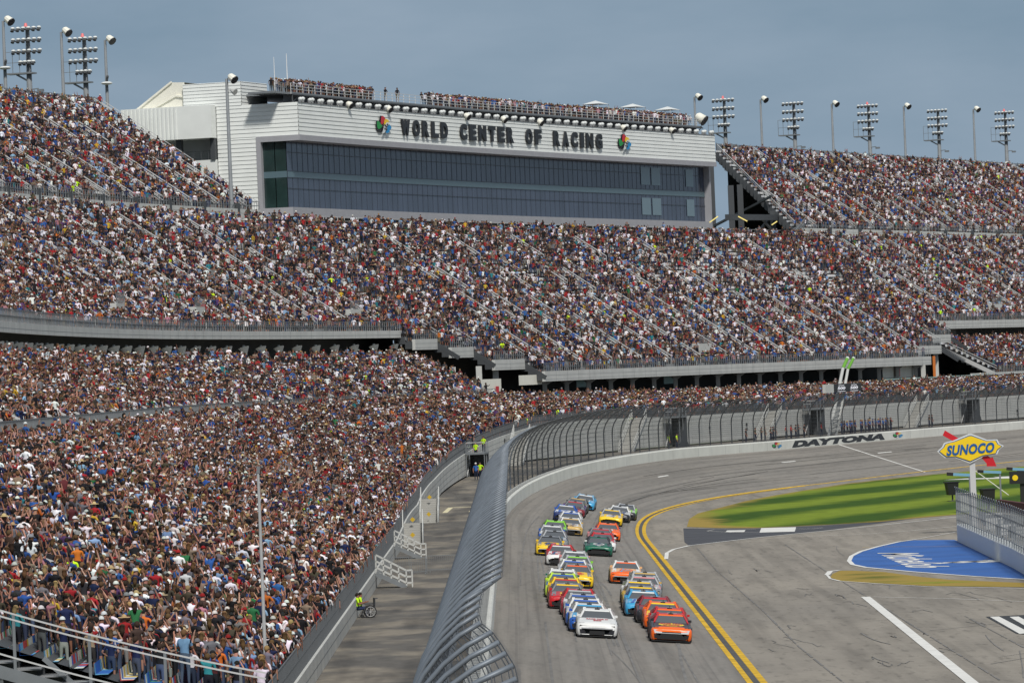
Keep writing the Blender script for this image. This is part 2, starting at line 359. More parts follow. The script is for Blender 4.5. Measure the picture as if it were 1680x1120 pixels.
# skid marks on the track and the apron
mb = MB()
for k in range(34):
    s0 = rng.uniform(60, 620); D0 = rng.uniform(-9.5, -1.2); n = 14; ln = rng.uniform(40, 140); amp = rng.normal(0, .9); w = rng.uniform(.05, .14)
    pts = [P(s0+ln*i/n, D0+amp*(i/n)**2, zroad(s0+ln*i/n, D0+amp*(i/n)**2)) for i in range(n+1)]
    if min(D0, D0+amp) > -10.5 and max(D0, D0+amp) < -.5: pline(pts, w, .016, mb)
for base in (-6.2,):
    strip(70, 330, 5, base, base+.09, zroad, 1, mb, 0, .018)
for sm_ in ([(1143, 898), (1175, 935), (1250, 1000), (1310, 1060), (1385, 1120), (1440, 1165)], [(1288, 893), (1355, 937), (1425, 980), (1480, 1015), (1560, 1065), (1640, 1115)], [(1583, 1010), (1620, 1030), (1680, 1062)]):
    q_ = [Vector(G(*p)) for p in sm_]
    for a, b in zip(q_, q_[1:]):
        L0 = (b-a).length; t = 0
        while t < L0: l_ = rng.uniform(1, 6); pline([a.lerp(b, t/L0), a.lerp(b, min(1, (t+l_)/L0))], rng.uniform(.05, .12), .017, mb); t += l_+rng.uniform(0, 1.2)
for k in range(24):
    cx0, cy0 = [(1310, 1010), (1440, 1020), (1520, 1060), (1270, 1060), (1400, 995), (1560, 1000), (1230, 950), (1420, 1080)][k % 8]
    g0 = G(cx0+rng.normal(0, 22), cy0+rng.normal(0, 18)); x_, y_ = g0[0], g0[1]; pts = []
    for i in range(rng.integers(4, 10)): pts.append((x_, y_, zi(y_))); x_ += rng.normal(.12, .18); y_ += rng.normal(-.9, 1.5)
    pline(pts, rng.uniform(.04, .09), .018, mb)
for k in range(16):
    x = rng.uniform(1080, 1680); y = rng.uniform(850, 1120); a = G(x, y); L_ = rng.uniform(4, 30); th = rng.normal(.05, .5); cv = rng.normal(0, .02)
    pts = []; px_, py_ = a[0], a[1]
    for i in range(12):
        pts.append((px_, py_, zi(py_))); px_ += sin(th)*L_/12; py_ += cos(th)*L_/12; th += cv
    if all(sD(q[0], q[1])[1] < -12.2 for q in (pts[0], pts[-1])): pline(pts, rng.uniform(.04, .10), .016, mb)
kind(mb.build('skid_marks', 'skid'), 'structure')
def gpoly(pts, up): return [G(x, y, up) for x, y in pts]
# grass infield; the attribute "dry" marks the straw-coloured rim
def grass(name, outline, up, dryd, label):
    P2 = [G(x, y) for x, y in outline]; mb = MB()
    import bmesh
    bm = bmesh.new(); vs_ = [bm.verts.new((p[0], p[1], p[2]+up)) for p in P2]; bm.faces.new(vs_)
    bmesh.ops.triangulate(bm, faces=bm.faces)
    for _ in range(5 if name == 'x' else 4):
        es = [e for e in bm.edges if e.calc_length() > 6]
        if not es: break
        bmesh.ops.subdivide_edges(bm, edges=es, cuts=1, use_grid_fill=False); bmesh.ops.triangulate(bm, faces=bm.faces)
    me = bpy.data.meshes.new(name); 
    seg = np.array([(p[0], p[1]) for p in P2])
    def dist(x, y):
        a = seg; b = np.roll(seg, -1, 0); ab = b-a; t = np.clip(((np.array([x, y])-a)*ab).sum(1)/(ab**2).sum(1), 0, 1); q = a+ab*t[:, None]
        return float(np.min(np.hypot(q[:, 0]-x, q[:, 1]-y)))
    for v in bm.verts: v.co.z = zi(v.co.y)+up
    bm.to_mesh(me); bm.free(); me.materials.append(MT['grass'])
    at_ = me.attributes.new('dry', 'FLOAT', 'POINT')
    for i, v in enumerate(me.vertices): at_.data[i].value = dryd(dist(v.co.x, v.co.y), v.co.x, v.co.y)
    o = bpy.data.objects.new(name, me); COL.objects.link(o); o['kind'] = 'stuff'; o['label'] = label; o['category'] = 'grass'
    return o
gr = [(1127, 864), (1131, 851), (1145, 842), (1180, 833), (1222, 822), (1262, 814), (1320, 804), (1390, 793), (1460, 785), (1520, 779), (1600, 772), (1690, 764), (1760, 760), (1760, 835), (1690, 838), (1600, 842), (1560, 845), (1500, 850), (1440, 856), (1350, 861), (1240, 866), (1180, 866)]
grass('grass', gr, .02, lambda d, x, y: max(0, 1-d/2.6)*.6+max(0, 1-math.hypot(x-G(1128, 862)[0], (y-G(1128, 862)[1])*.25)/7)*.62, 'large striped green infield lawn with straw coloured rim inside the bend')
gs = [(1362, 947), (1366, 941), (1378, 936), (1400, 936), (1450, 938), (1510, 946), (1560, 951), (1680, 956), (1760, 958), (1760, 966), (1680, 963), (1600, 962), (1520, 961), (1450, 957), (1400, 955), (1375, 952)]
grass('grass', gs, .02, lambda d, x, y: .42+.3*max(0, 1-d/.9), 'narrow dry strip of grass beside the blue painted area')
mb = MB(); mb.face(gpoly([(1123, 889), (1121, 866), (1180, 866.5), (1240, 866.5), (1350, 861.5), (1440, 856), (1500, 850.5), (1420, 861), (1350, 870), (1240, 881), (1160, 891), (1130, 894)], .008)); kind(mb.build('dark_pavement', 'dark_asphalt'), 'structure')
mb = MB(); blue = [(1395, 920), (1398, 913), (1412, 905), (1440, 897), (1475, 889), (1500, 885.5), (1565, 885), (1590, 892), (1640, 911), (1690, 931), (1720, 946), (1690, 950), (1600, 944), (1500, 937), (1420, 929.5), (1400, 925)]
mb.face(gpoly(blue, .012)); kind(mb.build('blue_painted_pavement', 'bluep'), 'structure')
mb = MB()
def gline(pts, w, up=.026, m=mb): pline([G(x, y) for x, y in pts], w, up, m)
gline([(1500, 885), (1475, 888.5), (1440, 896.5), (1412, 904.5), (1397, 912), (1393, 920), (1399, 926), (1420, 930.5), (1500, 938), (1600, 945.5), (1760, 955)], .30)
gline([(1357, 943), (1362, 937), (1378, 935)], .35); gline([(1357, 943), (1362, 949), (1378, 953), (1450, 958), (1520, 962), (1680, 965), (1760, 967)], .16)
gline([(1420, 979), (1600, 1124)], .50); gline([(1432, 979), (1560, 982), (1690, 987)], .10)
gline([(1093, 917), (1094, 907), (1105, 901), (1130, 895), (1240, 882), (1350, 871), (1440, 862), (1570, 848), (1700, 836)], .28)
gline([(1270, 882), (1420, 876), (1500, 870), (1572, 863)], .14); gline([(1500, 885), (1572, 872)], .14)
gline([(1160, 871), (1172, 868.5), (1240, 868)], .10); gline([(1160, 871), (1200, 873), (1245, 873)], .10); gline([(1305, 867), (1350, 865.5), (1334, 867.5), (1300, 869)], .10)
kind(mb.build('white_painted_lines', 'wpaint'), 'structure')
mb = MB()
for q in ([(1190, 872.3), (1193, 869.5), (1223, 869), (1221, 872)], [(1246, 873), (1249, 865.6), (1306, 864.2), (1304, 871.3)]): mb.face(gpoly(q, .02))
mb.face(gpoly([(1617, 1011), (1680, 1008), (1760, 1004), (1760, 1060), (1715, 1052), (1700, 1041), (1668, 1039)], .012), 1)
for k in range(4):
    a = 1624+k*32; mb.face(gpoly([(a, 1011), (a+15, 1010.5), (a+66, 1037), (a+49, 1039)], .018))
    mb.face(gpoly([(a+55, 1042), (a+70, 1041), (a+100, 1055), (a+84, 1057)], .018))
kind(mb.build('painted_boxes', ['wpaint', 'blackp']), 'structure')
# big lettering and ribbon on the blue paint: runs away from the camera, letter tops to the right
mb = MB(); v, fs = text_mesh('Michelob', 1.0, 0, .012, .0)
xm, xM, ym, yM = v[:, 0].min(), v[:, 0].max(), v[:, 1].min(), v[:, 1].max()
a0, a1, b0 = G(1438, 907), G(1489, 931), G(1512, 907)
def fblue(x, y, z):
    u = (x-xm)/(xM-xm); w = (y-ym)/(yM-ym); w2 = (a1[0]-a0[0]); 
    X = a0[0]+(a1[0]-a0[0])*u+(b0[0]-a0[0])*w*.92; Y = a0[1]+(a1[1]-a0[1])*u+(b0[1]-a0[1])*w
    return X, Y, zi(Y)+.022
add_text(mb, v, fs, fblue)
pline([G(x, y) for x, y in [(1548, 923), (1562, 923), (1590, 921), (1600, 920), (1625, 920.5), (1637, 921.5)]], 2.2, .02, mb)
kind(mb.build('painted_lettering', 'wpaint'), 'structure')
mb = MB(); pline([G(x, y) for x, y in [(1415, 898), (1450, 896.8), (1520, 896.6), (1600, 895)]], .12, .024, mb)
kind(mb.build('thin_yellow_line', 'yellow'), 'structure')
mb = MB(); pline([G(x, y) for x, y in [(1605, 786), (1640, 783.5), (1700, 781), (1760, 779)]], 9.0, .035, mb); kind(mb.build('concrete_path', 'wpaint'), 'structure')
mb = MB()
s1, z1 = onD(745, 856, 5.5)
for D in (5.9, 3.6): strip(s1-3, s1+6, 3, D, D+.45, lambda s, D_: zk(s), 1, mb, 0, .008)
strip(s1+5.6, s1+6.2, .6, 1.5, 5.9, lambda s, D_: zk(s), 1, mb, 0, .006)
kind(mb.build('walkway_marks', mat('cream_paint', (.62, .56, .36), .8)), 'structure')
# ================================================================== outer wall + catch fence
bar = thing('barrier_wall', 'long white steel and foam barrier wall curving along the outside of the track', 'wall', P(200, 0, 1))
mb = MB(); n = 240
for i in range(n):
    a, b = -38+1000*i/n, -38+1000*(i+1)/n
    pr = lambda s: [(0, zw(s)-.3), (0, zw(s)+1.02), (.06, zw(s)+1.10), (.80, zw(s)+1.14), (.84, zw(s)+1.05), (.84, zw(s)-.3)]
    A_, B_ = pr(a), pr(b)
    for j in range(5): mb.face([P(a, *A_[j]), P(a, *A_[j+1]), P(b, *B_[j+1]), P(b, *B_[j])], 0)
wpart(mb, 'wall_panel', 'barrier', bar)
mb = MB(); s = 60.
while s < 760:
    x0, x1 = .22, .78; z = zw(s)+1.125
    mb.face([P(s, x0, z+.008), P(s, x1, z+.02), P(s+.55, x1, zw(s+.55)+1.145), P(s+.55, x0, zw(s+.55)+1.133)], 0)
    s += 1.1
wpart(mb, 'ribbed_top', 'panel', bar)
mb = MB(); s = 70.
while s < 760: mb.face([P(s, -.004, zw(s)+.02), P(s+.05, -.004, zw(s)+.02), P(s+.05, -.004, zw(s)+1.0), P(s, -.004, zw(s)+1.0)]); s += 6.1
wpart(mb, 'panel_joint', 'ledge', bar)
def wall_x(px): return onD(px, float(np.interp(px, [1260, 1280, 1450, 1680], [738, 737, 722, 707])), 0)[0]
def wall_text(txt, pa, pb, h, z0, mi='letter', D=-.006):
    sa, sb = wall_x(pa), wall_x(pb); v, fs = text_mesh(txt, 1.0, 0, .085, .22, sp=1.05)
    x0, x1, y0, y1 = v[:, 0].min(), v[:, 0].max(), v[:, 1].min(), v[:, 1].max(); mb = MB()
    def fn(x, y, z):
        s = sa+(sb-sa)*(x-x0)/(x1-x0); return P(s, D, zw(s)+z0+h*(y-y0)/(y1-y0))
    add_text(mb, v, fs, fn); return mb
wpart(wall_text('DAYTONA', 1297, 1448, .84, .10), 'lettering', 'letter', bar)
def emblem(fn, sc=1.0):
    """flower-like emblem: green, red, yellow, blue lobes, black shadow and white chequered ribbon; fn maps unit coords"""
    mb = MB()
    def lobe(cx, cy, rx, ry, rot, mi, lay, n=14):
        pts = []
        for k in range(n):
            t = 2*pi*k/n; r = 1+.16*cos(3*t+rot*3); x, y = rx*r*cos(t), ry*r*sin(t); pts.append(fn(cx+x*cos(rot)-y*sin(rot), cy+x*sin(rot)+y*cos(rot), lay))
        mb.face(pts, mi)
    lobe(-.22, -.35, .42, .26, .3, 0, 0); lobe(-.5, -.02, .34, .42, .2, 0, 0); lobe(-.12, .5, .3, .38, 0, 0, 0)
    lobe(-.45, 0, .27, .36, .3, 1, 1); lobe(-.05, .5, .24, .40, -.3, 2, 2); lobe(.30, .36, .22, .30, -.8, 3, 3); lobe(.55, -.12, .24, .32, .2, 4, 4); lobe(.34, -.48, .22, .22, 0, 4, 5)
    for pts in ([(-.30, -.80), (.02, -.66), (.28, -.1), (-.02, -.05)], [(-.02, -.05), (.28, -.1), (.60, .22), (.30, .34)]): mb.face([fn(x, y, 6) for x, y in pts], 5)
    for cx, cy in ((.05, -.3), (.2, -.1), (.33, .1), (.22, -.35), (.1, .0)): mb.face([fn(cx+a*.07, cy+b*.08, 7) for a, b in ((-1, -1), (1, -1), (1, 1), (-1, 1))], 0)
    return mb
EMM = ['letter', 'green', 'red', 'syel', 'azure', 'white']
for px in (1274, 1472):
    sc_ = wall_x(px); wpart(emblem(lambda x, y, l: P(sc_+x*(2.6 if px > 1400 else 2.6), -.008-.004*l, zw(sc_)+.56+y*.46)), 'painted_emblem', EMM, bar)
# fence
fen = thing('catch_fence', 'tall grey catch fence of curved steel posts, cables and wire mesh above the outer wall', 'fence', P(60, 1.75, .8))
def post_path(s, short=False):
    z0 = zk(s)-.1; zb = max(zw(s), zk(s)); pts = []
    D0 = 1.75; pts.append((D0, z0)); top = zw(s)+6.35-(.9 if short else 0)
    pts.append((D0, zb+2.6))
    for k in range(1, 8):
        t = k/7*radians(70); R = 3.25 if not short else 2.9
        pts.append((D0-R*(1-cos(t))*1.22*float(np.interp(s, [3, 14, 20, 25, 42, 52], [1.16, 1.02, .93, .80, .80, 1.0])), zb+2.6+R*sin(t)))
    sc = (top-(zb+2.6))/(pts[-1][1]-(zb+2.6))
    return [pts[0], pts[1]]+[(d, zb+2.6+(z-zb-2.6)*sc) for d, z in pts[2:]]
posts = np.arange(-14, 762, 4.7); 
short_i = set()
rest = MB()
for i, s in enumerate(posts):
    pa = [P(s, d, z) for d, z in post_path(s, i in short_i)]
    if i < 92:
        m_ = MB(); m_.tube(pa, .062 if s < 300 else .072, 8); wpart(m_, 'fence_post', 'galv' if i < 84 else 'dsteel', fen, True)
    else: rest.tube(pa, .075, 6)
kind(wpart(rest, 'fence_post', 'dsteel', fen, True), 'stuff')
def fence_pt(s, u):      # u 0..1 along the profile above the wall
    pr = post_path(s)[1:]; pr = [(1.75, zw(s)+.9)]+pr; L_ = [0]
    for a, b in zip(pr, pr[1:]): L_.append(L_[-1]+math.hypot(b[0]-a[0], b[1]-a[1]))
    q = u*L_[-1]; return P(s, float(np.interp(q, L_, [p[0] for p in pr]))-.09, float(np.interp(q, L_, [p[1] for p in pr])))
mb = MB()
for u in np.linspace(.04, .98, 15):
    st = [fence_pt(s, u) for s in np.arange(-14, 762, 4.7)]
    for a, b in zip(st, st[1:]): mb.bar(a, b, .028)
wpart(mb, 'cable', 'wire', fen)
mb = MB(); us = np.linspace(0, 1, 9)
s = -14.
while s < 760:
    pts = [fence_pt(s, u) for u in us]
    w = .018 if s < 60 else .021
    x, y, h = CX(s); t = Vector((sin(h), cos(h), 0))*w
    for a, b in zip(pts, pts[1:]): mb.face([Vector(a)-t, Vector(a)+t, Vector(b)+t, Vector(b)-t])
    s += .12 if s < 120 else .2
for u in np.linspace(.02, .99, 44):
    s = -14.
    while s < 230:
        a, b = Vector(fence_pt(s, u)), Vector(fence_pt(s+4.7, u)); t = Vector((.008, 0, .012)); mb.face([a-t, b-t, b+t, a+t]); s += 4.7
wpart(mb, 'wire_mesh', 'wire', fen)
# ================================================================== GRANDSTANDS
def rows_lin(D0, z0, D1, z1, n): return [(D0+(D1-D0)*i/n, z0+(z1-z0)*i/n) for i in range(n+1)]
def tier1(s):
    d, z = Df(s), zf(s); n = 23; zb = float(np.interp(s, [480, 545, 660], [9.9, 9.1, 8.6])); k = float(np.interp(s, [78, 150], [.75, 0]))
    return [(d+(27-d)*i/n, z+(zb-z)*(.72*i/n+.28*(i/n)**2)-k*min(1, i/12)) for i in range(n+1)]
T2 = rows_lin(27.9, 10.7, 37.2, 15.4, 11)
def zmid(D): return 19-(38-D)*.64
def mid_rows(Dfr):
    n = int(round((60-Dfr)/.92)); return rows_lin(Dfr+.35, zmid(Dfr)-.25, 60, 33.0, n)
T4 = rows_lin(61.7, 34.5, 82, 48.2, 22)
seats = []     # (s, D, z, zone, row)
def stand_mesh(secs, parent, ds, thick=.35, seat='seatp', seatrow=True):
    deck, st = MB(), MB()
    for (s0, s1, rf) in secs:
        n = max(1, int(round((s1-s0)/ds)))
        for i in range(n):
            a, b = s0+(s1-s0)*i/n, s0+(s1-s0)*(i+1)/n; A_, B_ = rf(a), rf(b); m = len(A_)-1
            for j in range(m):
                (d0, z0), (d1, z1) = A_[j], A_[j+1]; (e0, y0), (e1, y1) = B_[j], B_[j+1]
                deck.face([P(a, d0, z0), P(a, d1, z0), P(b, e1, y0), P(b, e0, y0)]); deck.face([P(a, d1, z0), P(a, d1, z1), P(b, e1, y1), P(b, e1, y0)])
                if seatrow and j > 0:
                    q = .34; w = (d1-d0)
                    zz, yy = z0+.42, y0+.42
                    st.face([P(a, d0+.42*w, zz), P(a, d1-.05, zz), P(b, e1-.05, yy), P(b, e0+.42*w, yy)], 0, [(a/.5, j), (a/.5, j+.9), (b/.5, j+.9), (b/.5, j)])
                    st.face([P(a, d1-.05, zz), P(a, d1-.02, zz+.38), P(b, e1-.02, yy+.38), P(b, e1-.05, yy)], 0, [(a/.5, j+.1), (a/.5, j+.9), (b/.5, j+.9), (b/.5, j+.1)])
            (d0, z0), (d1, z1) = A_[0], A_[-1]; (e0, y0), (e1, y1) = B_[0], B_[-1]
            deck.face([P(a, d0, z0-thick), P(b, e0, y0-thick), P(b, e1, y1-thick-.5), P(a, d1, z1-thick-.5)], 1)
            deck.face([P(a, d0, z0), P(b, e0, y0), P(b, e0, y0-thick), P(a, d0, z0-thick)], 0)
        for s in (s0, s1):
            A_ = rf(s); pts = [P(s, A_[0][0], A_[0][1]-thick)]
            pts2 = []
            for j in range(len(A_)-1): deck.face([P(s, A_[j][0], A_[j][1]), P(s, A_[j+1][0], A_[j][1]), P(s, A_[j+1][0], A_[j][1]-thick-.5), P(s, A_[j][0], A_[j][1]-thick-.5)], 1)
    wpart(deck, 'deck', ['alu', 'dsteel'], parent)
    if seatrow: wpart(st, 'seat_row', seat, parent)
def railing(parent, s0, s1, D, zfun, h=1.05, step=.8, name='railing', mi='steel', w=.05, slab=None, mid=1):
    mb = MB(); n = max(1, int(round((s1-s0)/step)))
    fD = D if callable(D) else (lambda s: D)
    for i in range(n+1):
        s = s0+(s1-s0)*i/n; d = fD(s); mb.bar(P(s, d, zfun(s)-.25), P(s, d, zfun(s)+h), w*1.3, 0, .04)
    m = max(1, int((s1-s0)/4))
    for i in range(m):
        a, b = s0+(s1-s0)*i/m, s0+(s1-s0)*(i+1)/m
        for k in range(mid+1):
            q = h*(1-k/(mid+1)); mb.bar(P(a, fD(a), zfun(a)+q), P(b, fD(b), zfun(b)+q), w)
    return wpart(mb, name, mi, parent)
def fascia(parent, s0, s1, D, zt, h, mi='panel', th=.4, name='fascia'):
    mb = MB(); n = max(1, int((s1-s0)/4)); fz = zt if callable(zt) else (lambda s: zt); fD = D if callable(D) else (lambda s: D); fh = h if callable(h) else (lambda s: h)
    for i in range(n):
        a, b = s0+(s1-s0)*i/n, s0+(s1-s0)*(i+1)/n; q = []
        for dz in (0, 1):
            for s, d in ((a, 0), (b, 0), (b, th), (a, th)): q.append(P(s, fD(s)+d, fz(s)-(0 if dz else fh(s))))
        mb.hexa(q)
    # panel seam
    for i in range(1, n):
        s = s0+(s1-s0)*i/n; mb.face([P(s, fD(s)-.006, fz(s)-fh(s)), P(s+.05, fD(s)-.006, fz(s)-fh(s)), P(s+.05, fD(s)-.006, fz(s)), P(s, fD(s)-.006, fz(s))], 1)
    k = 1
    while k*.5 < fh((s0+s1)/2):
        for i in range(n):
            a, b = s0+(s1-s0)*i/n, s0+(s1-s0)*(i+1)/n
            if fh(a) > k*.5+.1 and fh(b) > k*.5+.1: mb.face([P(a, fD(a)-.006, fz(a)-k*.5-.03), P(b, fD(b)-.006, fz(b)-k*.5-.03), P(b, fD(b)-.006, fz(b)-k*.5), P(a, fD(a)-.006, fz(a)-k*.5)], 1)
        k += 1
    return wpart(mb, name, [mi, 'ledge'], parent)
def fill_seats(secs, zone, pitch=.56, j0=0, j1=None):
    for (s0, s1, rf) in secs:
        sm = np.arange(s0+.4, s1-.3, pitch)
        R0 = [rf(s) for s in np.linspace(s0, s1, max(2, int((s1-s0)/6)))]; R = np.array(R0); xs = np.linspace(s0, s1, len(R0))
        for j in range(j0, (j1 or R.shape[1]-1)):
            D = np.interp(sm, xs, R[:, j, 0]); D1 = np.interp(sm, xs, R[:, j+1, 0]); z = np.interp(sm, xs, R[:, j, 1])
            seats.append((sm, D+(D1-D)*.45, z, zone, j))
def aisles(parent, s0, s1, rf, pitch, i0, i1, seglen=7, name='handrail', both=True, lim=96, off=0.0, h=1.1):
    s = s0+pitch*.5+off; k = 0; out = []
    while s < s1-1 and k < lim:
        R = rf(s); 
        mb = MB(); j = i0
        while j < min(i1, len(R)-1):
            j2 = min(j+seglen, len(R)-1)
            for ds in (-.62, .62) if both else (0,):
                a, b = R[j], R[j2]; hh = 0.95 if h is None else h
                mb.bar(P(s+ds, a[0], a[1]+hh), P(s+ds, b[0], b[1]+hh), .10); mb.bar(P(s+ds, a[0], a[1]+hh*.6), P(s+ds, b[0], b[1]+hh*.6), .06)
                mb.bar(P(s+ds, a[0], a[1]), P(s+ds, a[0], a[1]+hh), .05); mb.bar(P(s+ds, b[0], b[1]), P(s+ds, b[0], b[1]+hh), .05)
            j = j2+3
        if mb.f: wpart(mb, name, 'rail', parent)
        out.append(s); s += pitch; k += 1
    return out
AISLE = {}
# --- tier 1
lo = thing('grandstand', 'lowest grandstand tier packed with standing spectators beside the walkway', 'grandstand', P(200, 7.4, 0))
sec1 = [(78, 520, tier1), (520, 800, tier1)]
stand_mesh([(78, 800, tier1)], lo, 8, seat='seatc'); fill_seats([(80.2, 800, tier1)], 1, .55)
railing(lo, 78.2, 800, lambda s: Df(s)+.05, lambda s: zf(s), 1.1, .45, mi=mat('dark_railing', (.11, .12, .13), .5), w=.05)
fascia(lo, 78.2, 800, lambda s: Df(s)-.12, lambda s: zf(s)+.03, lambda s: zf(s)-zk(s)+.02 if s < 380 else zf(s)-zk(s)-.15, 'panel', .12, 'front_panel')
AISLE[1] = aisles(lo, 84, 700, tier1, 11.5, 2, 22, 5, lim=55)
# near end cut: stair-stepped aisle, steel stringer, guard rails
mb = MB(); R = tier1(79)
for j in range(23):
    z = R[j][1]; mb.hexa([P(76.9, R[j][0], z-.05), P(78.0, R[j][0], z-.05), P(78.0, R[j+1][0]+.25, z-.05), P(76.9, R[j+1][0]+.25, z-.05), P(76.9, R[j][0], z), P(78.0, R[j][0], z), P(78.0, R[j+1][0]+.25, z), P(76.9, R[j+1][0]+.25, z)])
wpart(mb, 'end_aisle', 'alu', lo)
mb = MB()
for j in range(23):
    (d0, z0), (d1, z1) = R[j], R[j+1]; mb.hexa([P(76.7, d0, z0-.72), P(76.88, d0, z0-.72), P(76.88, d1, z1-.72), P(76.7, d1, z1-.72), P(76.7, d0, z0-.28), P(76.88, d0, z0-.28), P(76.88, d1, z1-.28), P(76.7, d1, z1-.28)])
for j in range(0, 23, 5): mb.bar(P(77.5, R[j][0]+.6, -2.3), P(77.5, R[j][0]+.6, R[j][1]-.5), .22)
mb.bar(P(77.3, 15, 4.2), P(77.3, 11, .5), .16)
wpart(mb, 'stringer', 'steel', lo)
mb = MB()
for hgt in (1.62, 1.42, .12):
    for j in range(22): mb.bar(P(76.75, R[j][0], R[j][1]+hgt), P(76.75, R[j+1][0], R[j+1][1]+hgt), .055)
wpart(mb, 'guard_rail', 'rail', lo)
mb = MB()
for j in range(1, 23, 3): mb = MB(); mb.bar(P(76.78, R[j][0], R[j][1]-.5), P(76.78, R[j][0], R[j][1]+1.62), .10); wpart(mb, 'guard_post', 'steel', lo)
# --- tier 2 left and right
def ztop1(s): return 11.7
t2 = thing('grandstand', 'second grandstand tier on the left under the overhanging deck', 'grandstand', P(300, 27.9, 0))
f2 = lambda s: T2
stand_mesh([(165, 503, f2)], t2, 8); fill_seats([(166, 502.5, f2)], 2)
railing(t2, 165, 503, 27.6, lambda s: 10.65, 1.1, .55); fascia(t2, 165, 503, 27.45, 10.75, 1.0, 'panel', .12, 'front_panel')
AISLE[2] = aisles(t2, 170, 500, f2, 10.5, 0, 8, 7)
mb = MB(); strip(165, 515, 10, 37.2, 45, lambda s, D: 15.4, 1, mb); wpart(mb, 'concourse_floor', 'concrete', t2)
railing(t2, 340, 420, 37.4, lambda s: 15.4, 1.05, 1.5, name='concourse_rail', mi='rail')
t2r = thing('grandstand', 'second grandstand tier at the far right under the overhanging deck', 'grandstand', P(720, 27.9, 0))
stand_mesh([(704, 860, f2)], t2r, 8); fill_seats([(704.5, 860, f2)], 2)
railing(t2r, 704, 860, 27.6, lambda s: 10.65, 1.1, .8); fascia(t2r, 690, 860, 27.45, 10.75, 1.6, 'panel', .12, 'front_panel')
mb = MB(); strip(700, 860, 10, 37.2, 45, lambda s, D: 15.4, 1, mb); wpart(mb, 'concourse_floor', 'concrete', t2r)
mb = MB()
for hh in (1.0, .6): mb.bar(P(703.6, 27.9, 10.7+hh), P(703.6, 37.2, 15.4+hh), .07)
mb.bar(P(703.4, 27.9, 10.3), P(703.4, 37.2, 15.0), .12, 0, .6)
wpart(mb, 'side_rail', 'rail', t2r)
# --- middle tier with stepped front edge
mid = thing('grandstand', 'wide middle grandstand tier full of spectators below the long glass building', 'grandstand', P(550, 38, 13))
segs = [(270, 500, 38.0), (500, 508, 36.3), (508, 516, 34.6), (516, 527, 32.0), (527, 678, 29.5), (678, 690, 32.0), (690, 702, 34.6), (702, 930, 38.0)]
msec = [(a, b, (lambda R: (lambda s: R))(mid_rows(d))) for a, b, d in segs]
stand_mesh(msec, mid, 8); 
for (a, b, f), (_, _, d) in zip(msec, segs):
    fill_seats([(a, b, f)], 3)
    zt = zmid(d); fascia(mid, a+.05, b-.05, d, zt+.02, .85 if b == 500 else 1.25, 'panel', .4); railing(mid, a+.1, b-.1, d+.12, lambda s: zt, 1.05, .75 if b-a > 60 else .7)
    if b-a < 40:
        m_ = MB()
        for hh in (.95, .55): m_.bar(P(b, d, zmid(d)+hh), P(b, d+3, zmid(d+3)+hh), .06)
        m_.bar(P(b+.05, d-2.6, zmid(d-2.6)-.7), P(b+.05, d+3, zmid(d+3)-.7), .12, 1, .5)
        wpart(m_, 'stair_rail', ['rail', 'dsteel'], mid)
for (a, b, f), (_, _, d) in zip(msec, segs):
    if b-a > 60:
        aisles(mid, a, b, f, 11.0, 1, 12, 11, lim=24); aisles(mid, a, b, f, 11.0, 11, 20, 5, lim=24, off=5.5); aisles(mid, a, b, f, 22.0, 17, 30, 5, lim=12, off=5.5)
# portal boxes (vomitories) in the middle tier
for k, (px, py) in enumerate([(200, 500), (585, 505), (1160, 572), (1640, 497), (330, 490)]):
    s_, z_ = onD(px, py, 39.5 if px not in (1160,) else 31.5); Dp = 39.5 if px != 1160 else 31.5
    m_ = MB(); m_.box((0, 0, .75), (4.6, 2.2, 1.5), 0); 
    t_ = thing('stair_portal', ['grey walled stair portal low in the middle stand at far left', 'grey stair portal low in the middle stand above the stepped corner', 'grey stair portal just above the right hand deck edge', 'grey stair portal low in the stand near the right edge', 'grey stair portal second from left low in the middle stand'][k], 'stair portal', P(s_, Dp+1.4, zmid(Dp)+.15), -heading(s_)+pi/2, 'stair portals in the middle stand')
    part(m_, 'wall', 'panel', t_); m2 = MB()
    for x in np.arange(-2.3, 2.31, .46): m2.bar((x, -1.1, 1.5), (x, -1.1, 2.5), .04)
    m2.bar((-2.3, -1.1, 2.5), (2.3, -1.1, 2.5), .05); part(m2, 'railing', 'steel', t_)
# under-deck concourse: dark back wall, ceiling, columns
uc = thing('concourse', 'dark concourse with concrete columns under the middle deck', 'concourse', P(600, 40, 10.6))
mb = MB()
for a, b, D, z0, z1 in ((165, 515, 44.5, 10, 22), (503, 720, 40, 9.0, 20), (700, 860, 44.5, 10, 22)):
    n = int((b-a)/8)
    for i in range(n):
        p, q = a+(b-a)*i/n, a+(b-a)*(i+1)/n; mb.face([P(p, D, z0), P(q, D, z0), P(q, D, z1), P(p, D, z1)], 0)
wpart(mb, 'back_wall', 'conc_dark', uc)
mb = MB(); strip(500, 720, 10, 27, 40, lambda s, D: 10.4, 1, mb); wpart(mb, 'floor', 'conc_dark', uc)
for s in np.arange(531, 676, 8.0):
    m_ = MB(); m_.bar(P(s, 31, 9.5), P(s, 31, 12.9), .55); m_.bar(P(s, 31, 11.9), P(s, 29.9, 12.6), .3); m_.bar(P(s, 31, 11.9), P(s, 33, 13.5), .3); wpart(m_, 'column', 'concrete', uc)
for s in (503.5, 513, 519, 690, 684):
    m_ = MB(); m_.bar(P(s, 33, 9.5), P(s, 33, 14.5), .7); wpart(m_, 'column', 'panel', uc)
m_ = MB()
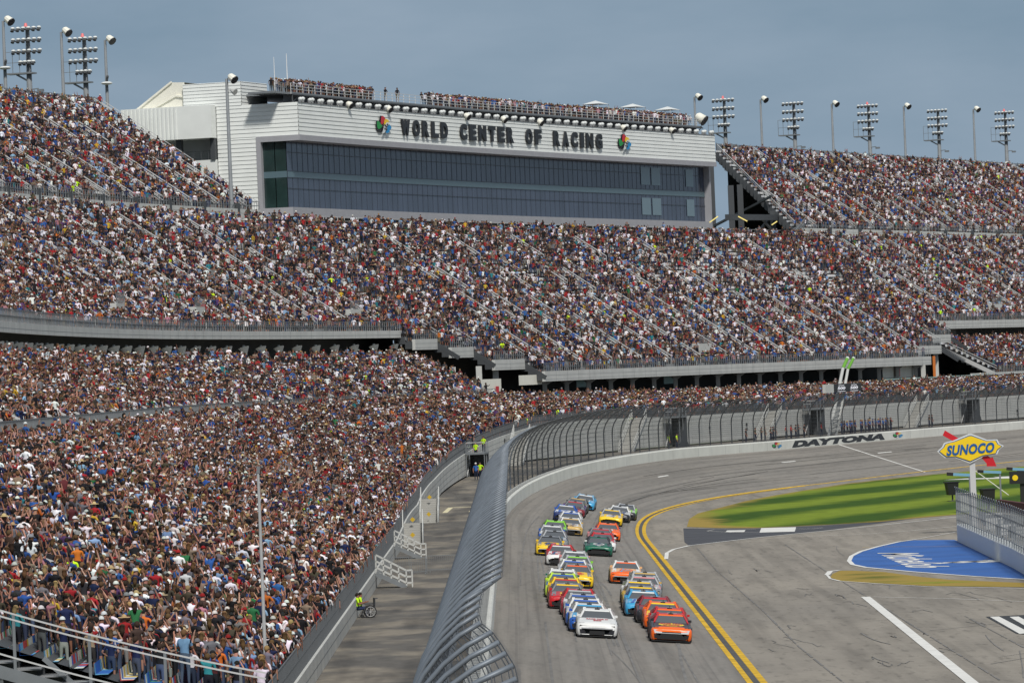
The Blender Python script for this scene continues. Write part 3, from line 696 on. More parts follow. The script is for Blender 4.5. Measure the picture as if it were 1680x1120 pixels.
for a, b, z0, z1, D in ((508, 518, 9.8, 12.9, 32), (520.5, 529, 12.0, 13.2, 30.6), (662, 677, 10.6, 12.4, 31.5)): m_ = MB(); m_.face([P(a, D, z0), P(b, D, z0), P(b, D, z1), P(a, D, z1)]); wpart(m_, 'cream_wall', 'cream', uc)
for k, (a, b, z0, z1, D, c) in enumerate([(548, 551.5, 11.4, 12.7, 33, 'teal'), (580, 584, 11.3, 12.8, 33, 'teal'), (515.4, 516.6, 10.2, 12, 31.8, 'red'), (667, 669, 10.8, 12.2, 31.3, 'red'), (680, 681.2, 10.2, 13.6, 30, 'orange'), (509, 510.6, 11, 12.4, 31.9, 'sblue')]):
    if c == 'orange': MT['orange'] = mat('orange_board', (.75, .2, .02), .6)
    m_ = MB(); m_.face([P(a, D, z0), P(b, D, z0), P(b, D, z1), P(a, D, z1)]); wpart(m_, 'wall_board', c, uc)
gp = thing('glass_balustrade', 'pale green glass balustrade in front of the dark concourse on the right', 'balustrade', P(680, 27.2, 10.6))
m_ = MB()
for s in np.arange(652, 700, 3.0): m_.box(P(s, 27.3, 9.9), (.05, 2.7, 1.3), int(s*7) % 3 == 0, -heading(s))
wpart(m_, 'glass_panel', [mat('pale_green_glass', (.34, .46, .42), .3), 'cream'], gp)
# under-deck horn speakers, left overhang
hs = MB(); hs.tube([(0, 0, 0), (0, 0, -.25)], [.12, .2], 8); hs.tube([(0, 0, -.25), (.25, 0, -1.05)], [.62, .12], 8)
hm = hs.mesh('horn', [MT['white']], True)
k = 0
for s in np.arange(268, 500, 7.0):
    o = bpy.data.objects.new('hanging_speaker', hm); COL.objects.link(o); o.location = P(s, 38.6, 17.55); o.rotation_euler = (0, 0, -.5)
    k += 1; tag(o, 'white cone speaker, number %d from left under the left deck edge' % k, 'speaker', 'white speakers hanging under the deck edge')
# --- upper tier left and right
up = thing('grandstand', 'top grandstand tier on the left of the glass building', 'grandstand', P(480, 61.7, 33))
f4 = lambda s: T4
stand_mesh([(380, 516, f4)], up, 8); fill_seats([(380.5, 515.5, f4)], 4)
railing(up, 380, 516, 61.5, lambda s: 34.6, 1.05, .8); fascia(up, 380, 516, 61.3, 34.62, 1.15, 'panel', .3)
aisles(up, 380, 515, f4, 8.5, 0, 9, 9, lim=20); aisles(up, 380, 515, f4, 8.5, 12, 22, 4, lim=20, off=2)
mb = MB()
for hh in (1.15, .8): mb.bar(P(516.1, 61.7, 34.5+hh), P(516.1, 82, 48.2+hh), .07)
for j in range(0, 23, 3): mb.bar(P(516.1, T4[j][0], T4[j][1]), P(516.1, T4[j][0], T4[j][1]+1.15), .06)
wpart(mb, 'side_rail', 'rail', up)
mb = MB()
for i, s in enumerate(np.arange(425, 515, 10.5)): mb = MB(); mb.box(P(s, 61.6, 33.6), (.7, .7, 3.4), 0, -heading(s)); wpart(mb, 'column', 'dsteel', up)
def backrail(parent, s0, s1):
    mb = MB(); n = int((s1-s0)/3)
    for i in range(n):
        a, b = s0+(s1-s0)*i/n, s0+(s1-s0)*(i+1)/n; mb.face([P(a, 82.6, 47.5), P(b-.08, 82.6, 47.5), P(b-.08, 82.6, 49.55), P(a, 82.6, 49.55)]); mb.bar(P(a, 82.5, 47.8), P(a, 82.5, 49.7), .07, 1)
    wpart(mb, 'back_panel', [mat('mesh_panel', (.22, .25, .28), .7), 'dsteel'], parent)
backrail(up, 380, 516)
upr = thing('grandstand', 'top grandstand tier on the right of the glass building', 'grandstand', P(780, 61.7, 33))
def f4r(j): return 708+(T4[j][0]-61.7)*.95
mb = MB(); deck = MB(); st = MB(); ends = []
for j in range(22):
    (d0, z0), (d1, z1) = T4[j], T4[j+1]; sa = f4r(j); sb = 985; n = 30
    for i in range(n):
        a, b = sa+(sb-sa)*i/n, sa+(sb-sa)*(i+1)/n
        deck.face([P(a, d0, z0), P(a, d1, z0), P(b, d1, z0), P(b, d0, z0)]); deck.face([P(a, d1, z0), P(a, d1, z1), P(b, d1, z1), P(b, d1, z0)])
        w = d1-d0; st.face([P(a, d0+.42*w, z0+.42), P(a, d1-.05, z0+.42), P(b, d1-.05, z0+.42), P(b, d0+.42*w, z0+.42)], 0, [(a*2, j), (a*2, j+.9), (b*2, j+.9), (b*2, j)])
        st.face([P(a, d1-.05, z0+.42), P(a, d1-.02, z0+.8), P(b, d1-.02, z0+.8), P(b, d1-.05, z0+.42)], 0, [(a*2, j+.1), (a*2, j+.9), (b*2, j+.9), (b*2, j+.1)])
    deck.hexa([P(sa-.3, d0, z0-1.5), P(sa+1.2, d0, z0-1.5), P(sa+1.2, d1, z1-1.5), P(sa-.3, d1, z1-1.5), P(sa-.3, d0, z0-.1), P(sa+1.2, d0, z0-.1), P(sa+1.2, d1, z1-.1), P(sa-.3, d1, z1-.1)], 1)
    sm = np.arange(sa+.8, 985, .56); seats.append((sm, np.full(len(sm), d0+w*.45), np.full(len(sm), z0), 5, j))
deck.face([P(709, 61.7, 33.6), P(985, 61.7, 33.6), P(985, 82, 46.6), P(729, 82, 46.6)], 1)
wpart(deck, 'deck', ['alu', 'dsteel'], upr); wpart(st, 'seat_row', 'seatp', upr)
for hh, w_ in ((1.15, .08), (.8, .06), (-.3, .08)): 
    m_ = MB(); m_.bar(P(707.6, 61.7, 34.5+hh), P(727, 82, 48.2+hh), w_); wpart(m_, 'side_rail', 'rail', upr)
railing(upr, 708, 985, 61.5, lambda s: 34.6, 1.05, 1.6); fascia(upr, 709, 985, 61.3, 34.62, 1.1, 'panel', .3)
aisles(upr, 712, 985, f4, 9.0, 0, 9, 9, lim=26); aisles(upr, 735, 985, f4, 9.0, 12, 22, 4, lim=22, off=3)
backrail(upr, 728, 985)
mb = MB()
for (s, D, z) in ((712, 67, 37.6), (716, 74, 42.2), (724, 82, 47.5), (712, 74, 42), (718, 67, 37)): mb.bar(P(s, D, 25), P(s, D, z), .9)
mb.bar(P(690, 66, 36.3), P(722, 66, 36.6), .9); mb.bar(P(700, 66, 33), P(712, 67, 37), .35); mb.bar(P(712, 67, 40), P(724, 82, 36), .35); mb.bar(P(712, 66, 33), P(704, 66, 36.5), .3)
wpart(mb, 'support_frame', 'dsteel', upr)
mb = MB()
for i in range(9): mb.bar(P(709-i*.9, 60.8, 34.9-i*.42), P(709-i*.9, 62.3, 34.9-i*.42), .1, 0, .5)
mb.bar(P(710, 60.8, 36.2), P(701, 60.8, 32.2), .08); mb.bar(P(710, 60.8, 35.6), P(701, 60.8, 31.6), .08)
wpart(mb, 'access_stair', 'steel', upr)
mb = MB()
for (a, b, c_) in (((1164, 365), (1178, 355), 0), ((1211, 355), (1226, 363), 0), ((1266, 369), (1275, 363), 0)):
    mb.bar(at(*a, 775), at(*b, 775), .16)
wpart(mb, 'tube_light', 'lamp', upr)
# upper concourse walls and floor behind the middle stand
uw = thing('concourse', 'pale walled upper concourse behind the top rows of the middle stand', 'concourse', P(700, 66, 33))
mb = MB(); strip(380, 985, 8, 60, 67, lambda s, D: 33.05, 1, mb); wpart(mb, 'floor', 'concrete', uw)
mb = MB()
for a, b in ((380, 521), (712, 985)):
    n = int((b-a)/8)
    for i in range(n):
        p, q = a+(b-a)*i/n, a+(b-a)*(i+1)/n; mb.face([P(p, 64.5, 33), P(q, 64.5, 33), P(q, 64.5, 36.3), P(p, 64.5, 36.3)])
wpart(mb, 'back_wall', 'panel', uw)
mb = MB()
for s in np.arange(722, 985, 14): mb = MB(); mb.box(P(s, 61.5, 33.6), (.8, 1.3, 2.6), 0, -heading(s)); wpart(mb, 'column', 'dsteel', uw)
railing(uw, 524, 700, 60.05, lambda s: 33.05, 1.0, 2.2, mi='rail')
# back-of-stand solid mass so no sky or ground shows beneath
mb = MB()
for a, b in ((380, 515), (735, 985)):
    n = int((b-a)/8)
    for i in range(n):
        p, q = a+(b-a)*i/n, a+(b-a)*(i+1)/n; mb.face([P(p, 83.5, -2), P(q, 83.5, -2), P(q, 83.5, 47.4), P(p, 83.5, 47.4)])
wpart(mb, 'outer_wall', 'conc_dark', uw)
#--PART2--
# ================================================================== LONG GLASS BUILDING
BL, BR = 527.0, 672.0
bd = thing('glass_front_building', 'long white sided building with dark curved glass front above the middle stand', 'building', P(600, 62, 33))
bdr = thing('side_wing', 'white metal box wing on stilts at the left of the glass building', 'building', P(527, 78, 33))
def siding(mb, line, z0, z1, step=.52, out=.06, mi=0):
    """line: list of (point fn s,D) plan points; sawtooth boards"""
    z = z0
    while z < z1-.05:
        zt = min(z+step, z1)
        for (a, b, nrm) in line:
            A0, B0 = Vector((a[0], a[1], z)), Vector((b[0], b[1], z)); o = Vector((nrm[0], nrm[1], 0))*out
            A1, B1 = Vector((a[0], a[1], zt)), Vector((b[0], b[1], zt))
            mb.face([A0+o, B0+o, B1, A1], mi); mb.face([A0, B0, B0+o, A0+o], 1)
        z = zt
def seg_front(s0, s1, D, n):
    out = []
    for i in range(n):
        a, b = s0+(s1-s0)*i/n, s0+(s1-s0)*(i+1)/n; h = heading((a+b)/2); out.append((P(a, D, 0), P(b, D, 0), (cos(h), -sin(h))))
    return out
def seg_side(s, D0, D1):
    h = heading(s); return [(P(s, D0, 0), P(s, D1, 0), (-sin(h), -cos(h)))]
mb = MB(); siding(mb, seg_front(BL, BR, 60.5, 26), 44.15, 48.2); siding(mb, seg_side(BL, 60.5, 71.4), 44.15, 48.2)
siding(mb, seg_side(BL, 66.1, 71.4), 33, 44.15)
siding(mb, [(q[1], q[0], (sin(heading(BR)), cos(heading(BR)))) for q in seg_side(BR, 60.5, 74)], 44.15, 48.2)
wpart(mb, 'siding', ['siding', 'frameg'], bd)
mb = MB(); siding(mb, seg_front(BL, 535, 68, 2), 48.2, 51.2, .42); siding(mb, seg_side(BL, 68, 75.8), 48.2, 51.2, .42)
siding(mb, [(q[1], q[0], (sin(heading(535)), cos(heading(535)))) for q in seg_side(535, 68, 75.8)], 48.2, 51.2, .42)
mb.face([P(BL, 68, 51.2), P(535, 68, 51.2), P(535, 75.8, 51.2), P(BL, 75.8, 51.2)])
mb.box(P(529.8, 71.5, 50), (.25, .6, 2.0), 1, -heading(BL))
wpart(mb, 'roof_block', ['siding', 'frameg'], bd)
mb = MB()
for i in range(26):
    a, b = BL+(BR-BL)*i/26, BL+(BR-BL)*(i+1)/26
    q = [P(a, 60.35, 43.45), P(b, 60.35, 43.45), P(b, 62.6, 43.45), P(a, 62.6, 43.45), P(a, 60.35, 44.15), P(b, 60.35, 44.15), P(b, 62.6, 44.15), P(a, 62.6, 44.15)]; mb.hexa(q, 0)
    q = [P(a, 61.6, 34.1), P(b, 61.6, 34.1), P(b, 62.7, 34.1), P(a, 62.7, 34.1), P(a, 61.6, 35.2), P(b, 61.6, 35.2), P(b, 62.7, 35.2), P(a, 62.7, 35.2)]; mb.hexa(q, 0)
    mb.face([P(a, 60.36, 48.2), P(b, 60.36, 48.2), P(b, 75, 48.2), P(a, 75, 48.2)], 0)
for (D0, D1, z0, z1) in ((60.4, 66.2, 43.45, 44.15), (61.6, 66.2, 34.1, 35.2), (65.6, 66.2, 35.2, 43.45)):
    s0 = BL-.12; mb.hexa([P(s0, D0, z0), P(s0, D1, z0), P(s0+.8, D1, z0), P(s0+.8, D0, z0), P(s0, D0, z1), P(s0, D1, z1), P(s0+.8, D1, z1), P(s0+.8, D0, z1)], 0)
mb.hexa([P(BR-.1, 61.6, 33), P(BR+.5, 61.6, 33), P(BR+.5, 62.6, 33), P(BR-.1, 62.6, 33), P(BR-.1, 61.6, 43.45), P(BR+.5, 61.6, 43.45), P(BR+.5, 62.6, 43.45), P(BR-.1, 62.6, 43.45)])
wpart(mb, 'frame', 'frameg', bd)
nb = 30
for lvl, (z0, z1) in enumerate(((35.2, 38.95), (39.75, 43.45))):
    for i in range(nb):
        a, b = BL+.6+(BR-BL-.6)*i/nb, BL+.6+(BR-BL-.6)*(i+1)/nb
        m_ = MB(); m_.face([P(a+.004, 62.5, z0), P(b-.004, 62.5, z0), P(b-.004, 62.5, z1), P(a+.004, 62.5, z1)]); wpart(m_, 'window', 'glass', bd)
mb = MB()
for i in range(26):
    a, b = BL+.6+(BR-BL-.6)*i/26, BL+.6+(BR-BL-.6)*(i+1)/26; mb.face([P(a, 62.45, 38.95), P(b, 62.45, 38.95), P(b, 62.45, 39.75), P(a, 62.45, 39.75)])
wpart(mb, 'spandrel', 'spandrel', bd)
mb = MB()
for s in np.arange(BL+.6, BR, 1.66): mb.bar(P(s, 62.47, 35.2), P(s, 62.47, 43.45), .03, 0, .03)
for z in (37.6, 38.95, 39.75, 42.1):
    for i in range(26): a, b = BL+.6+(BR-BL-.6)*i/26, BL+.6+(BR-BL-.6)*(i+1)/26; mb.bar(P(a, 62.46, z), P(b, 62.46, z), .07)
wpart(mb, 'mullion', 'mull', bd)
m_ = MB()
for z0, z1 in ((35.2, 38.95), (39.75, 43.45)):
    for (D0, D1) in ((62.55, 64.0), (64.1, 65.6)): m_.face([P(BL+.55, D0, z0), P(BL+.55, D1, z0), P(BL+.55, D1, z1), P(BL+.55, D0, z1)])
wpart(m_, 'corner_window', 'glass2', bd)
m_ = MB(); m_.face([P(BL+.52, 62.5, 38.95), P(BL+.52, 65.6, 38.95), P(BL+.52, 65.6, 39.75), P(BL+.52, 62.5, 39.75)]); wpart(m_, 'corner_spandrel', 'spandrel', bd)
mb = MB()
for i in range(26):
    a, b = BL+(BR-BL)*i/26, BL+(BR-BL)*(i+1)/26; mb.face([P(a, 64, 33), P(b, 64, 33), P(b, 64, 34.3), P(a, 64, 34.3)])
    mb.bar(P(a, 63.9, 33), P(a, 63.9, 34.2), .18, 1)
wpart(mb, 'lower_glazing', [mat('green_grey_glass', (.13, .18, .18), .3), 'frameg'], bd)
mb = MB()
for i in range(20):
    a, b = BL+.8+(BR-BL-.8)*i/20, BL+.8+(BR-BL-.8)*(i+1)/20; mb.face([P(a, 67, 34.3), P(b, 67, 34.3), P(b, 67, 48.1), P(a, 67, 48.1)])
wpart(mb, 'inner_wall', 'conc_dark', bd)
mb = MB(); mb.hexa([P(BL, 63, 33), P(BR, 63, 33), P(BR, 75, 33), P(BL, 75, 33), P(BL, 63, 33.01), P(BR, 63, 33.01), P(BR, 75, 33.01), P(BL, 75, 33.01)])
# right end bays: light from behind is painted as a paler pane colour
m_ = MB()
CPM = mat('pale_backlit_pane', (.14, .20, .23), .2)
for k, (a, b) in enumerate(((647, 650.4), (651, 654.4), (664.5, 667.5))):
    for z0, z1 in ((36.0, 38.5), (40.4, 43.0)): m_ = MB(); m_.face([P(a, 62.42, z0), P(b, 62.42, z0), P(b, 62.42, z1), P(a, 62.42, z1)]); wpart(m_, 'pale_backlit_pane', CPM, bd)
# cream sloping canopy and wing
mb = MB(); a, b = 527.5, 534
q = [(75.8, 48.2), (82.6, 48.2), (77.5, 51.6), (75.8, 51.5)]
mb.face([P(a, d, z) for d, z in q]); mb.face([P(b, d, z) for d, z in q]); mb.face([P(a, 82.6, 48.2), P(b, 82.6, 48.2), P(b, 77.5, 51.6), P(a, 77.5, 51.6)]); mb.face([P(a, 75.8, 51.5), P(b, 75.8, 51.5), P(b, 77.5, 51.6), P(a, 77.5, 51.6)])
for d0, z0, d1, z1 in ((82.6, 48.25, 77.5, 51.65), (80.5, 48.3, 77.0, 49.9), (77.0, 49.9, 75.8, 49.7)): mb.bar(P(a-.1, d0, z0), P(a-.1, d1, z1), .22)
wpart(mb, 'sloping_canopy', 'cream', bd)
mb = MB(); h = heading(BL)
def blk(mb, s0, s1, D0, D1, z0, z1, mi=0): mb.hexa([P(s0, D0, z0), P(s0, D1, z0), P(s1, D1, z0), P(s1, D0, z0), P(s0, D0, z1), P(s0, D1, z1), P(s1, D1, z1), P(s1, D0, z1)], mi)
blk(mb, 525.5, 533, 71.5, 83.4, 44.3, 48.4)
for D in np.arange(76.2, 83.4, .55): blk(mb, 525.38, 525.5, D, D+.25, 44.3, 48.4)
wpart(mb, 'upper_wall', 'siding', bdr)
mb = MB(); blk(mb, 526.5, 533, 71.5, 83.4, 33, 41.6); wpart(mb, 'lower_wall', 'siding', bdr)
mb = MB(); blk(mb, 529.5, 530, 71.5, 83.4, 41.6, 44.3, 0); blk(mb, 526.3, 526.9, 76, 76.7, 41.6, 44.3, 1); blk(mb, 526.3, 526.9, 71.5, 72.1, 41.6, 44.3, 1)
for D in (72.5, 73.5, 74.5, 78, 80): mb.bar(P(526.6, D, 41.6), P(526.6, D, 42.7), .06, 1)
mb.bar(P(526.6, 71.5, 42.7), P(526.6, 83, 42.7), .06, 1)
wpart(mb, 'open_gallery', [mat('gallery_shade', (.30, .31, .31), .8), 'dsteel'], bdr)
# roof deck with railing
rd = thing('roof_deck', 'rooftop viewing deck of grey steel on top of the glass building', 'viewing deck', P(600, 62, 49.3))
mb = MB()
for i in range(25):
    a, b = 528.5+(670.5-528.5)*i/25, 528.5+(670.5-528.5)*(i+1)/25; blk(mb, a, b, 61.9, 71, 49.35, 49.6)
blk(mb, 524.5, 528.5, 62.5, 66, 49.35, 49.6)
wpart(mb, 'floor', 'steel', rd)
mb = MB()
for s in np.arange(529, 670, 2.4): mb.bar(P(s, 62.0, 48.2), P(s, 62.0, 49.35), .14); mb.bar(P(s, 62.0, 48.3), P(s+2.2, 62.0, 49.35), .10); mb.bar(P(s, 61.8, 49.3), P(s+2.4, 61.8, 49.3), .16)
for i in range(25):
    a, b = 528.5+(670.5-528.5)*i/25, 528.5+(670.5-528.5)*(i+1)/25; mb.face([P(a, 63.0, 48.2), P(b, 63.0, 48.2), P(b, 63.0, 49.35), P(a, 63.0, 49.35)])
wpart(mb, 'support_truss', 'dsteel', rd)
railing(rd, 528.5, 670.5, 61.95, lambda s: 49.6, 1.1, 1.9, mi='rail', w=.06, mid=2)
railing(rd, 524.6, 528.4, 62.5, lambda s: 49.6, 1.1, .6, mi='steel', w=.06)
railing(rd, 528.5, 600, 71, lambda s: 49.6, 1.1, 2.5, mi='steel', w=.05)
seats.append((np.arange(531, 556, .55), np.full(len(np.arange(531, 556, .55)), 62.8), np.full(len(np.arange(531, 556, .55)), 49.5), 6, 0))
for k, D in enumerate((62.6, 63.3, 64.0, 64.8)):
    for a, b in ((529, 556), (578, 622), (624, 668)):
        sm = np.arange(a, b, .6); seats.append((sm, np.full(len(sm), D), np.full(len(sm), 49.5+k*.1), 6, k))
sm = np.array([557., 561.5, 565., 573.5, 575.5]); seats.append((sm, np.full(5, 63.2), np.full(5, 49.75), 7, 0))
for k, (a, b) in enumerate(((634, 638), (648, 652), (661, 666))):
    t_ = thing('sun_canopy', ['white peaked canopy on the roof deck left of the others', 'white flat canopy in the middle of the right roof deck', 'white canopy at the right end of the roof deck'][k], 'canopy', P((a+b)/2, 64.5, 49.6), -heading(a)+pi/2, 'white canopies on the roof deck')
    m_ = MB(); z = 2.35; n_ = [(-2, -1.3, z), (2, -1.3, z), (2, 1.3, z), (-2, 1.3, z)]
    for i in range(4): m_.face([n_[i], n_[(i+1) % 4], (0, 0, z+.55)])
    part(m_, 'fabric_top', 'white', t_)
    for x in (-1.9, 1.9):
        for y in (-1.2, 1.2): m2 = MB(); m2.bar((x, y, 0), (x, y, z), .06); part(m2, 'leg', 'rail', t_)
# domed floodlight row on the roof edge: one thing, each lamp a part
fl = thing('roof_edge_lights', 'row of small white domed lamps along the top edge of the glass building', 'lamps', P(600, 60.4, 48.3))
lm = MB(); lm.ball((0, 0, .45), .42, 0, 8, (1, 1, .8)); lm.tube([(0, 0, .2), (-.0, -.25, -.22)], [.34, .16], 8); lm.bar((0, 0, 0), (0, .3, -.1), .1, 1); LM = lm.mesh('lamp_head', [MT['white'], MT['dsteel']], True)
for k, s in enumerate(np.linspace(528, 672, 96)):
    o = bpy.data.objects.new('lamp_head', LM); COL.objects.link(o); o.parent = fl; p = Vector(P(s, 60.5+(k % 2)*.35, 48.25+(k % 2)*.1))-fl.location; o.location = p; o.rotation_euler = (0, 0, -heading(s)-pi/2+.3); o.scale = (.78,)*3
def horn_mesh():
    m = MB(); m.tube([(0, 0, 0), (.5, 0, -.28), (1.15, 0, -.68)], [.42, .62, .66], 10); return m.mesh('horn', [MT['cream']], True), None
HM = MB(); HM.tube([(0, 0, 0), (.18, 0, -.1), (.95, 0, -.62)], [.30, .52, .60], 10); HMw = HM.mesh('horn', [MT['cream']], True)
HM = MB(); HM.tube([(.95, 0, -.62), (1.05, 0, -.69)], [.66, .64], 10); HMd = HM.mesh('horn_mouth', [MT['letter']], False)
def horn(loc, rz, label, group, sc=1.0):
    t_ = thing('horn_speaker', label, 'speaker', loc, rz, group)
    for nme, me in (('horn', HMw), ('mouth', HMd)):
        o = bpy.data.objects.new(nme, me); COL.objects.link(o); o.parent = t_
    t_.scale = (sc, sc, sc); return t_
ordn = ['first', 'second', 'third', 'fourth', 'fifth', 'sixth', 'seventh', 'eighth', 'ninth', 'tenth', 'eleventh', 'twelfth']
for k, px in enumerate((569, 635, 761, 822, 881, 1019, 1100)):
    s_, z_ = onD(px, float(np.interp(px, [569, 635, 761, 822, 881, 1019, 1100], [171, 178, 190, 195, 200, 209, 213])), 60.4)
    horn(P(s_, 60.6, z_+.15), -.55, 'white horn speaker on the roof edge, %s of seven from the left' % ordn[k], 'horn speakers on the roof edge', .68)
horn(P(670, 62.5, 51.2), -.4, 'white horn speaker above the right end of the roof deck', None, 1.3)
# letters on the band
sg = thing('building_sign', 'large black raised letters spelling three words and a short one across the white band', 'sign', P(600, 60.3, 46))
txt = 'WORLD CENTER OF RACING'; s_a, z_a = onD(652, 209, 60.3); s_b, z_b = onD(988, 231, 60.3)
adv = {'I': .62, ' ': 1.0, 'W': 1.15, 'N': 1.02}; wd = [adv.get(c, .92) for c in txt]; tot = sum(wd); acc = 0
for c, w_ in zip(txt, wd):
    if c != ' ':
        s0 = s_a+(s_b-s_a)*(acc+.10*w_)/tot; s1_ = s_a+(s_b-s_a)*(acc+.80*w_)/tot
        v, fs = text_mesh(c, 1.0, .5, .055); x0, x1, y0, y1, d0, d1 = v[:, 0].min(), v[:, 0].max(), v[:, 1].min(), v[:, 1].max(), v[:, 2].min(), v[:, 2].max()
        if c == 'I': s0, s1_ = s0+.15, s1_-.15
        m_ = MB(); add_text(m_, v, fs, lambda x, y, z: P(s0+(s1_-s0)*(x-x0)/(x1-x0), 60.36-.22*(z-d0)/(d1-d0), 45.05+2.15*(y-y0)/(y1-y0)))
        wpart(m_, 'letter', 'letter', sg)
    acc += w_
for px, py, lb in ((625, 206, 'flower shaped colourful emblem with chequered ribbon left of the building letters'), (1021, 234, 'flower shaped colourful emblem with chequered ribbon right of the building letters')):
    s_, z_ = onD(px, py, 60.3); em = thing('emblem_sign', lb, 'emblem', P(s_, 60.3, 46.1), 0, 'emblems on the building')
    m_ = emblem(lambda x, y, l: P(s_+x*2.9, 60.28-.03*l, 46.15+y*1.4)); wpart(m_, 'emblem_face', EMM, em)
    m_ = MB(); m_.bar(P(s_, 60.45, 45.5), P(s_, 60.45, 46.7), .3); wpart(m_, 'bracket', 'dsteel', em)
for px, yb, yt, w_ in ((449, 155, 95, .07), (468, 150, 82, .09)):
    s_, z_ = onD(px, yb, 63); m_ = MB(); p = P(s_, 63, 49.3); zt = 49.3+(yb-yt)/13.1; m_.tube([(0, 0, 0), (0, 0, zt-49.3)], [w_, w_*.4], 6); o = m_.build('antenna', 'rail', None, True, p)
    tag(o, 'thin white whip antenna on the left end of the roof, %s' % ('the shorter one' if px == 449 else 'the taller one'), 'antenna', 'roof antennas')
# ================================================================== light poles behind the stands
def flood_tower(px, yb, yt, D, label, beacon, arm2):
    s_, zb = onD(px, yb, D); _, zt = onD(px, yt, D); zb -= 3
    t_ = thing('floodlight_tower', label, 'floodlight tower', P(s_, D, zb), -heading(s_), 'floodlight towers behind the top seats'); H_ = zt-zb
    m_ = MB(); m_.tube([(0, 0, 0), (0, 0, H_)], [.40, .24], 10); part(m_, 'pole', 'steel', t_, True)
    for k in range(4):
        z = H_-.35-k*1.35; full = k < 3
        m_ = MB(); w = 1.85 if full else 1.0
        m_.bar((-w, -.3, z), (w, -.3, z), .14, 0)
        for x in np.arange(-w+.2, w, .68 if full else .55): m_.ball((x, -.62, z+.18), .30, 1, 8, (1, 1, .6)); m_.cyl((x, -.62, z+.2), (x, -.85, z-.2), .14, 6, 0, .25)
        part(m_, 'lamp_bar', ['dsteel', 'white'], t_)
    m_ = MB(); zp = H_-5.6; m_.box((-1.0, 0, zp), (3.4, 1.5, .18)); m_.bar((-.2, 0, zp-.9), (-1.6, 0, zp-.1), .2)
    for x in (-2.7, -1.8, -.9): m_.bar((x, -.7, zp), (x, -.7, zp+2.6), .06)
    m_.bar((-2.7, -.7, zp+2.6), (-.4, -.7, zp+2.6), .06); m_.bar((-2.7, -.7, zp+1.3), (0, -.7, zp+1.3), .06); part(m_, 'service_platform', 'steel', t_)
    m_ = MB(); m_.bar((0, -.1, zp-2), (1.2, -.1, zp-1.9), .12); m_.box((1.5, -.2, zp-2.15), (.7, .5, .3)); part(m_, 'side_lamp', 'steel', t_)
    if arm2: m_ = MB(); m_.ball((.2, -.4, zp-4.2), .7, 0, 8, (1, 1, .35)); part(m_, 'disc_lamp', 'white', t_, True)
    if beacon: m_ = MB(); m_.cyl((-.2, 0, H_), (-.2, 0, H_+.45), .26, 8, 0, .14); part(m_, 'beacon', 'redlamp', t_)
    return t_
for a in ((47, 158, 45, 84, 'floodlight tower above the top left seats, nearer the photo edge', 1, 0), (139, 172, 62, 84, 'floodlight tower above the top left seats, second from the edge', 1, 0),
          (1188, 250, 162, 84, 'floodlight tower just right of the glass building', 1, 0), (1303, 252, 168, 84, 'second floodlight tower right of the glass building', 0, 0),
          (1425, 255, 172, 84, 'third floodlight tower right of the glass building', 1, 1), (1541, 257, 180, 84, 'fourth floodlight tower right of the glass building', 0, 0), (1652, 259, 183, 84, 'fifth floodlight tower right of the glass building, nearest the edge', 1, 1)): flood_tower(*a)
def horn_pole(px, yb, yt, D, label, arm=0, zext=3, group='horn speaker poles', w=.20, second=False):
    s_, zb = onD(px, yb, D); _, zt = onD(px, yt, D); zb -= zext
    t_ = thing('speaker_pole', label, 'speaker pole', P(s_, D, zb), -heading(s_)-.35, group); H_ = zt-zb
    m_ = MB(); m_.tube([(0, 0, 0), (0, 0, H_)], [w*1.2, w*.8], 8); part(m_, 'pole', 'steel', t_, True)
    m_ = MB(); m_.bar((0, 0, H_-.1), (.7, 0, H_+.15), .14); part(m_, 'arm', 'steel', t_)
    m_ = MB(); m_.tube([(.45, 0, H_+.35), (.62, 0, H_+.25), (1.25, 0, H_-.2)], [.26, .42, .5], 10, 0); m_.tube([(1.25, 0, H_-.2), (1.34, 0, H_-.27)], [.55, .53], 10, 1); part(m_, 'horn', ['cream', 'letter'], t_, False)
    if second: m_ = MB(); m_.bar((0, 0, H_-1.5), (.8, 0, H_-1.5), .12); m_.tube([(.7, 0, H_-1.4), (1.3, 0, H_-1.7)], [.2, .42], 8); part(m_, 'small_horn', 'panel', t_)
    if arm: m_ = MB(); m_.ball((.3, -.3, H_-arm), .75, 0, 8, (1, 1, .3)); m_.bar((0, 0, H_-arm+.3), (.5, -.3, H_-arm+.9), .25, 1); part(m_, 'disc_lamp', ['white', 'dsteel'], t_)
for a in ((5, 150, 35, 84, 'horn speaker pole at the far left edge of the top seats', 5.6), (99, 165, 53, 84, 'horn speaker pole between the two left floodlight towers', 0), (172, 178, 67, 84, 'horn speaker pole right of the left floodlight towers', 5.4),
          (1140, 240, 160, 84, 'horn speaker pole behind the right end of the roof deck', 0), (1248, 251, 164, 84, 'horn speaker pole between first and second right floodlight towers', 0), (1366, 254, 171, 84, 'horn speaker pole between second and third right floodlight towers', 0),
          (1485, 256, 175, 84, 'horn speaker pole between third and fourth right floodlight towers', 0), (1598, 258, 180, 84, 'horn speaker pole between fourth and fifth right floodlight towers', 0)): horn_pole(*a)
horn_pole(380, 350, 131, 62.0, 'tall grey speaker pole standing before the white side wall of the building', 0, 2, None, .22, True)
# thin lamp pole in the foreground at the front rail
p = at(437, 1118, 188); pt = at(423, 776, 188)
t_ = thing('slender_pole', 'thin grey pole rising through the near crowd beside the walkway rail', 'pole', (p[0], 188, 0)); m_ = MB(); m_.tube([(0, 0, 0), (0, 0, pt[2])], [.075, .05], 10); part(m_, 'shaft', 'alu', t_, True)
m_ = MB(); m_.bar((0, 0, pt[2]), (.02, 0, pt[2]+.25), .12); part(m_, 'cap', 'steel', t_)
